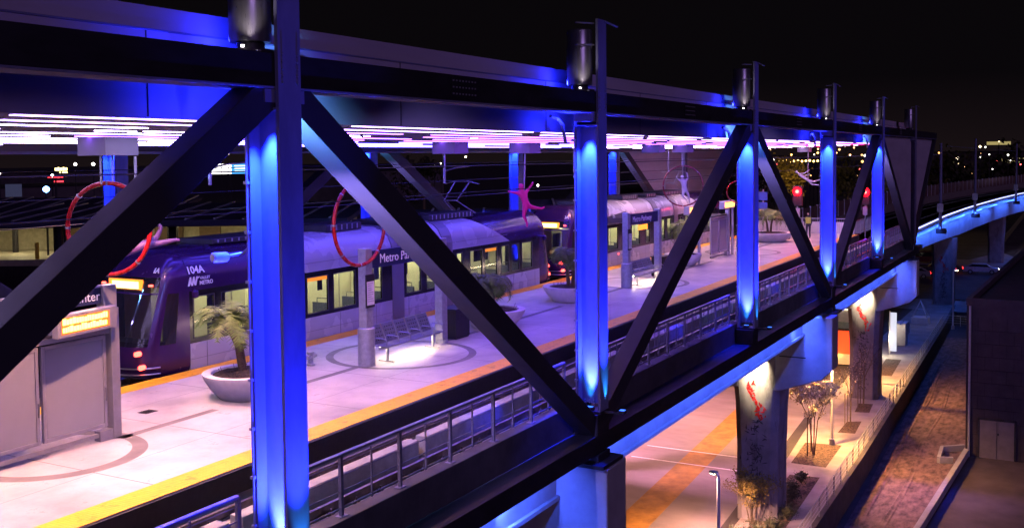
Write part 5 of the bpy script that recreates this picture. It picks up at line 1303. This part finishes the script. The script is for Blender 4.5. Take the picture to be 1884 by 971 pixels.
# cars on the cross street
def car(x, y, ang, col, label, van=False, tail=True):
    rt = thing('car', (0, 0, 0), label, 'car', 'cars on the cross street'); ORG[rt.name] = Vector((0, 0, 0))
    H_ = 1.45 if not van else 1.95; L = 4.6
    pf = [(-2.3, .35), (2.3, .35), (2.3, .85), (1.35, 1.0), (.75, H_), (-1.2, H_), (-1.95, 1.02), (-2.3, .95)] if not van else [(-2.4, .35), (2.4, .35), (2.4, 1.0), (1.9, 1.15), (1.35, H_), (-2.2, H_), (-2.4, 1.2)]
    b_ = MB().prism_y(pf, -.88, .88).build('body', mat('car_paint_' + col[0], col[1], .3, .3, .05, 2), rt, bevel=.07)
    gpf = [(1.22, 1.03), (.72, H_ - .06), (-1.15, H_ - .06), (-1.75, 1.06)] if not van else [(1.75, 1.2), (1.32, H_ - .1), (-2.0, H_ - .1), (-2.1, 1.2)]
    MB().prism_y(gpf, -.886, .886).build('side_window', M_bandblack, rt)
    for sx in (-1.4, 1.4):
        for sy in (-1, 1):
            wh = MB().tube([(sx, sy*.78, .33), (sx, sy*.90, .33)], .33, 18).build('wheel', M_rubber, rt); MB().tube([(sx, sy*.90, .33), (sx, sy*.91, .33)], .19, 12).build('rim', M_steel, wh)
    for sy in (-1, 1):
        MB().box(-2.36, -2.30, sy*.60 - .17, sy*.60 + .17, .68, .86).build('tail_light', emit('car_tail', (1, .03, .03), 5), rt)
        MB().box(2.30, 2.36, sy*.60 - .17, sy*.60 + .17, .58, .78).build('headlight', emit('car_head', (1, .9, .75), 12), rt)
    MB().box(-2.35, -2.31, -.26, .26, .55, .68).build('plate', M_paper, rt)
    rt.location = (x, y, G + .01); rt.rotation_euler.z = ang
car(151, 20.3, R(100), ('silver', (.25, .25, .27)), 'grey car between the truss end and the viaduct pier')
car(158, 17.8, R(98), ('dark', (.05, .05, .06)), 'dark car with lit lamps just left of the viaduct pier')
car(160, 12.4, R(-82), ('pale', (.4, .4, .45)), 'pale car with red and white lights right of the viaduct pier')
car(171, 21.5, R(97), ('maroon', (.12, .03, .03)), 'van higher up the street under the viaduct', van=True)

# ================================================================== LEFT BACKGROUND
def building(x, y, w_, d_, h, label, m_=None, z0=G, rot=0, windows=True, glow=None):
    rt = thing('distant_building', (x, y, z0), label, 'building', 'distant buildings')
    MB().box(x, x + w_, y, y + d_, z0, z0 + h).build('wall', m_ or M_far, rt)
    MB().box(x - .4, x + w_ + .4, y - .4, y + d_ + .4, z0 + h + .003, z0 + h + .5).build('roof', M_roofblack, rt)
    return rt
# open ground-floor concourse lit yellow beyond the far truss
pk = thing('bus_concourse', (62, 64, -6), 'long low lit concourse with yellow bollards behind the trains', 'building')
ang = R(-30)
FH = Vector((Fv.x, Fv.y)).normalized(); RH = Vector((FH.y, -FH.x))
def PK(u_, v_):
    p_ = FH*(84 + v_) + RH*(-52 + u_); return (p_.x, p_.y)
zf = -1.9

MB().prism_z([PK(-14, -1), PK(38, -1), PK(38, 9), PK(-14, 9)], zf - .5, zf).build('floor', mat('concourse_floor', (.55, .50, .36), .6), pk)
MB().prism_z([PK(-14, 8.5), PK(38, 8.5), PK(38, 9), PK(-14, 9)], zf + .003, zf + 2.6).build('back_wall', mat('concourse_wall', (.45, .40, .28), .8), pk)
MB().prism_z([PK(-14, -2), PK(38, -2), PK(38, 9.5), PK(-14, 9.5)], zf + 2.603, zf + 3.2).build('roof', M_farroof, pk)
MB().prism_z([PK(-14, -1), PK(38, -1), PK(38, 9), PK(-14, 9)], G, zf - .503).build('base', M_brick, pk)
for u_ in range(-12, 38, 9):
    MB().prism_z([PK(u_, 0), PK(u_ + .6, 0), PK(u_ + .6, .6), PK(u_, .6)], zf + .003, zf + 2.6).build('column', M_truss, pk)
q = random.Random(11)
for u_ in (4, 11.5, 20, 24, 29.5, 33):
    wd = q.uniform(1.2, 2.6); MB().prism_z([PK(u_, 8.2), PK(u_ + wd, 8.2), PK(u_ + wd, 8.49), PK(u_, 8.49)], zf + .003, zf + 1.9).build('doorway', mat('doorway_brown', (.16, .10, .06), .7), pk)
for u_ in range(0, 36, 5):
    cx_, cy_ = PK(u_, 4); MB().box(cx_ - .6, cx_ + .6, cy_ - .1, cy_ + .1, zf + 2.5, zf + 2.57).build('ceiling_lamp', emit('concourse_lamp', (1, .84, .48), 90), pk)
for u_, lb in ((13.4, 'left yellow bollard of the lit concourse'), (15.0, 'right yellow bollard of the lit concourse')):
    cx_, cy_ = PK(u_, -.4); o = MB().lathe([(.16, 0), (.16, 1.3), (.05, 1.38)], (cx_, cy_, zf), 14).build('bollard', mat('bollard_yellow', (.7, .5, .04), .5), origin=(cx_, cy_, zf), smooth=True); tag(o, lb, 'bollard')
# dark shade roofs in front of it
for i, (dd, r0, r1, dp, z, t_, lb) in enumerate(((50, -26, -8, 9, 2.85, .05, 'nearest dark sloping shade roof left of the blue column'), (60, -44, -21, 10, 2.3, .10, 'wide dark shade roof farther left'), (48, -7.5, 0, 9, 1.9, .11, 'dark slatted shade roof behind the tall red ring'), (52, 0.6, 6, 8, 2.6, .08, 'dark shade roof behind the long diagonal brace'))):
    def q4(u_, v_, zz): p_ = FH*(dd + v_) + RH*u_; return (p_.x, p_.y, zz)
    c_ = q4((r0 + r1)/2, dp/2, G); rt = thing('shade_canopy', c_, lb, 'shade canopy', 'dark shade roofs beyond the station')
    def slab(mb, u0, u1, za, zb): mb.add([q4(u0, 0, z+za), q4(u1, 0, z+za), q4(u1, dp, z+dp*t_+za), q4(u0, dp, z+dp*t_+za), q4(u0, 0, z+zb), q4(u1, 0, z+zb), q4(u1, dp, z+dp*t_+zb), q4(u0, dp, z+dp*t_+zb)], [(0,3,2,1),(4,5,6,7),(0,1,5,4),(1,2,6,5),(2,3,7,6),(3,0,4,7)])
    rf = MB(); slab(rf, r0, r1, 0, .25); rf.build('roof', M_farroof, rt)
    rb = MB(); u_ = r0 + .3
    while u_ < r1 - .2: slab(rb, u_, u_ + .1, .251, .33); u_ += 1.4
    rb.build('rib', M_galv, rt)
    for u_ in (r0 + 2, r1 - 2): MB().tube([q4(u_, dp/2, G), q4(u_, dp/2, z + dp/2*t_)], .25, 10).build('column', M_truss, rt)

# distant ground features: buildings, trees and many small lights
building(250, 330, 60, 30, 13, 'long dark distant building under the billboard', M_far)
building(180, 260, 40, 25, 10, 'dark distant building left of the billboard')
building(330, 250, 60, 40, 12, 'dark distant building behind the magenta acrobat')
building(430, 120, 70, 50, 16, 'pale distant building behind the pale flying figure', mat('pale_far_building', (.3, .24, .14), .9))
building(640, 15, 70, 60, 17, 'large faintly lit distant building at the right edge', mat('lit_far_building', (.07, .055, .045), .9))
for (pos, w_, h, e, lb, cat) in (((297, 288, 2.4), 17, 3.9, emit('billboard_glow', (.75, .8, 1), 2.6), 'bright white and blue digital billboard left of the nearest blue column', 'billboard'),
                               ((233, 303, 3.3), 4.0, 1.2, emit('yellow_neon', (1, .75, .25), 6), 'small yellow neon sign far left', 'neon sign'),
                               ((166, 218, 2.2), 3.6, .5, emit('red_neon', (1, .04, .06), 3), 'small red sign below the yellow neon', 'neon sign'),
                               ((57.8, 81.5, 3.5), 1.3, 1.1, emit('dim_sign', (.10, .12, .25), .25), 'dim blue and brown sign at the left edge', 'sign')):
    n_ = Vector((pos[0], pos[1], 0)).normalized(); t_ = Vector((n_.y, -n_.x, 0))
    rt = thing('distant_sign', (pos[0], pos[1], G), lb, cat); c_ = Vector(pos)
    a, b = c_ - t_*w_/2, c_ + t_*w_/2
    if cat == 'billboard':
        mid_ = c_ + t_*w_*.02
        MB().beam(a, mid_, .4, h).build('screen_white', emit('billboard_white', (1, .95, .92), 3.0), rt); MB().beam(mid_ + t_*.05, b, .4, h).build('screen_blue', emit('billboard_blue', (.05, .30, .75), 1.8), rt)
        ln = MB()
        for i in range(3): ln.beam(mid_ + t_*1.2 - n_*.25 + Vector((0, 0, 1.1 - i*1.0)), b - t_*(1.0 + i*.9) - n_*.25 + Vector((0, 0, 1.1 - i*1.0)), .06, .35)
        ln.build('text_line', emit('billboard_text', (1, 1, 1), 2.2), rt)
    elif 'yellow' in lb:
        for i in range(5): MB().beam(a + t_*(i*w_/5), a + t_*((i + .78)*w_/5), .2, h*(.8 + .25*(i % 2))).build('letter_glow', e, rt)
        MB().beam(a + t_*1.4 - Vector((0, 0, 1.1)), b - t_*.1 - Vector((0, 0, 1.1)), .2, .35).build('tagline', e, rt)
    else: MB().beam(a, b, .2, h).build('panel', e, rt)
    MB().tube([(pos[0], pos[1], G), (pos[0], pos[1], pos[2] - h/2)], .25, 8).build('pole', M_truss, rt)
light_specs = []
def far_lamp(x, y, z, col, s_, label, strength=14, group='distant lights'):
    s_ *= .6
    rt = thing('distant_lamp', (x, y, G), label, 'street lamp', group)
    nm = 'far_%d_%d_%d' % tuple(int(c*10) for c in col) + '_%d' % strength
    MB().lathe([(.02, -s_), (s_*.8, -s_*.5), (s_, 0), (s_*.8, s_*.5), (.02, s_)], (x, y, z), 10).build('bulb', emit(nm, col, strength), rt, smooth=True)
    MB().tube([(x, y, G), (x, y, z - s_)], .10, 6).build('pole', M_truss, rt)
q = random.Random(99)
def polar(px, D, z):      # bearing given from the picture's own column, distance in metres
    r_ = Fv * 1.0 + Rv * ((px - 942.0) / F_PX); v = Vector((r_.x, r_.y)); v.normalize(); return (v.x*D, v.y*D, z)
near_l = [(141, 240, 5.3, (1, .9, .8), .55), (174, 240, 5.3, (1, .95, .9), .6), (86, 110, 3.3, (.15, .35, 1), .55), (98, 150, 4.1, (.9, .9, 1), .35), (86, 95, 1.9, (1, .95, .9), .35), (308, 95, 2.4, (1, 1, .95), .28), (409, 300, 7, (.9, .9, .8), .45), (422, 300, 7.6, (1, .8, .6), .5), (1, 200, 4.0, (1, .9, .8), .35),
          (800, 300, 4.0, (1, .9, .7), .5), (812, 300, 4.2, (1, .9, .7), .4), (858, 260, 6, (1, .7, .4), .45), (1075, 200, 3.4, (1, .95, .9), .25), (990, 160, 1.5, (1, .9, .7), .3)]
for k_, (px, D, z, c_, s_) in enumerate(near_l):
    x, y, z = polar(px, D, z)
    far_lamp(x, y, z, c_, s_, 'small distant light against the dark city on the left side', 12, 'distant lights, left')
for k_ in range(64):
    px = q.choice([q.uniform(1400, 1475), q.uniform(1490, 1600), q.uniform(1720, 1884), q.uniform(1400, 1884)])
    D = q.uniform(260, 620); zz = 6 + q.uniform(-.022, .010)*D; x, y, z = polar(px, D, zz)
    c_ = q.choice([(1, .45, .12), (1, .75, .4), (1, .95, .85), (1, .5, .2), (1, .85, .6), (1, .1, .1)])
    far_lamp(x, y, z, c_, q.uniform(.35, .9) * D/420, 'small distant light against the dark city on the right side', q.choice([2.5, 5, 9]), 'distant lights, right')
# a row of sodium lamps and lit forecourt behind the fourth column
for k_ in range(12):
    x, y, z = polar(1432 + k_*7.2, 330, 3.6 + .1*(k_ % 3)); far_lamp(x, y, z, (1, .62, .16), .55, 'one of the row of yellow lamps beyond the platform end', 9, 'row of yellow lamps')
for k_, (px, D, z, w_) in enumerate(((1862, 500, 2, 9), (1660, 300, -2, 5), (1735, 420, -6, 6), (1868, 360, -4.5, 7), (1836, 420, 9, 8))):
    x, y, z = polar(px, D, z); n_ = Vector((x, y, 0)).normalized(); t_ = Vector((n_.y, -n_.x, 0)); rt = thing('lit_sign', (x, y, G), ['wide yellow lit facade strip at the right edge', 'small white sign right of the fifth column', 'small white sign over the viaduct', 'small green white sign near the right edge', 'second yellow lit strip near the right edge'][k_], 'sign')
    MB().beam(Vector((x, y, z)) - t_*w_/2, Vector((x, y, z)) + t_*w_/2, .3, [2.0, 1.0, 1.2, 1.2, 1.2][k_]).build('panel', emit('lit_sign_%d' % k_, [(1, .8, .35), (1, 1, .95), (1, .95, .7), (.7, 1, .8), (1, .8, .3)][k_], [.5, 2.2, 1.6, 1.6, .4][k_]), rt)
    MB().tube([(x, y, G), (x, y, z - .6)], .3, 8).build('pole', M_truss, rt)
# distant trees
def far_tree(x, y, z, r_, seed, label, m_=M_tree_far):
    q = random.Random(seed); rt = thing('distant_tree', (x, y, G), label, 'tree', 'distant trees')
    MB().tube([(x, y, G), (x, y, z)], [.4, .2], 7).build('trunk', M_bark, rt); lf = MB()
    cl = [Vector((x + q.gauss(0, r_*.45), y + q.gauss(0, r_*.45), z + q.gauss(0, r_*.35))) for _ in range(16)]
    for _ in range(900):
        c_ = q.choice(cl) + Vector((q.gauss(0, r_*.2),)*1 + (q.gauss(0, r_*.2), q.gauss(0, r_*.18))); u_ = Vector((q.gauss(0, 1), q.gauss(0, 1), q.gauss(0, 1))).normalized(); v_ = u_.orthogonal().normalized(); s2 = r_*.08*q.uniform(.5, 1.3)
        lf.add([c_ + u_*s2, c_ + v_*s2, c_ - u_*s2, c_ - v_*s2], [(0, 1, 2, 3)])
    lf.build('crown', m_, rt)
for k_, (px, D, z, r_) in enumerate(((780, 220, 2.5, 5), (1360, 170, 3, 4), (1385, 180, 2, 4), (1440, 250, 1, 5), (1460, 240, .5, 4), (1560, 260, 0, 5), (1640, 240, -3, 5), (1740, 300, -1, 8), (1790, 320, -1, 8), (1700, 280, -3, 7), (1850, 330, -1, 8))):
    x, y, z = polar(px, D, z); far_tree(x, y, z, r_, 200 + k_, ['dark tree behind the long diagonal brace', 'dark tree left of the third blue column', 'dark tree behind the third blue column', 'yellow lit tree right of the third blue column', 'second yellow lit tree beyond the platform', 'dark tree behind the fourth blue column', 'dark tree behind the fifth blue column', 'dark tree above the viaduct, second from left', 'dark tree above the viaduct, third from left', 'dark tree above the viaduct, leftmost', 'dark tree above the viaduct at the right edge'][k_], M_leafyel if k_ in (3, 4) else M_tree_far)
x, y, z = polar(1450, 225, 7)
light('sodium_pool', 'POINT', (x, y, 5), (0, 0, 0), (1, .62, .2), 9000, None, size=1)
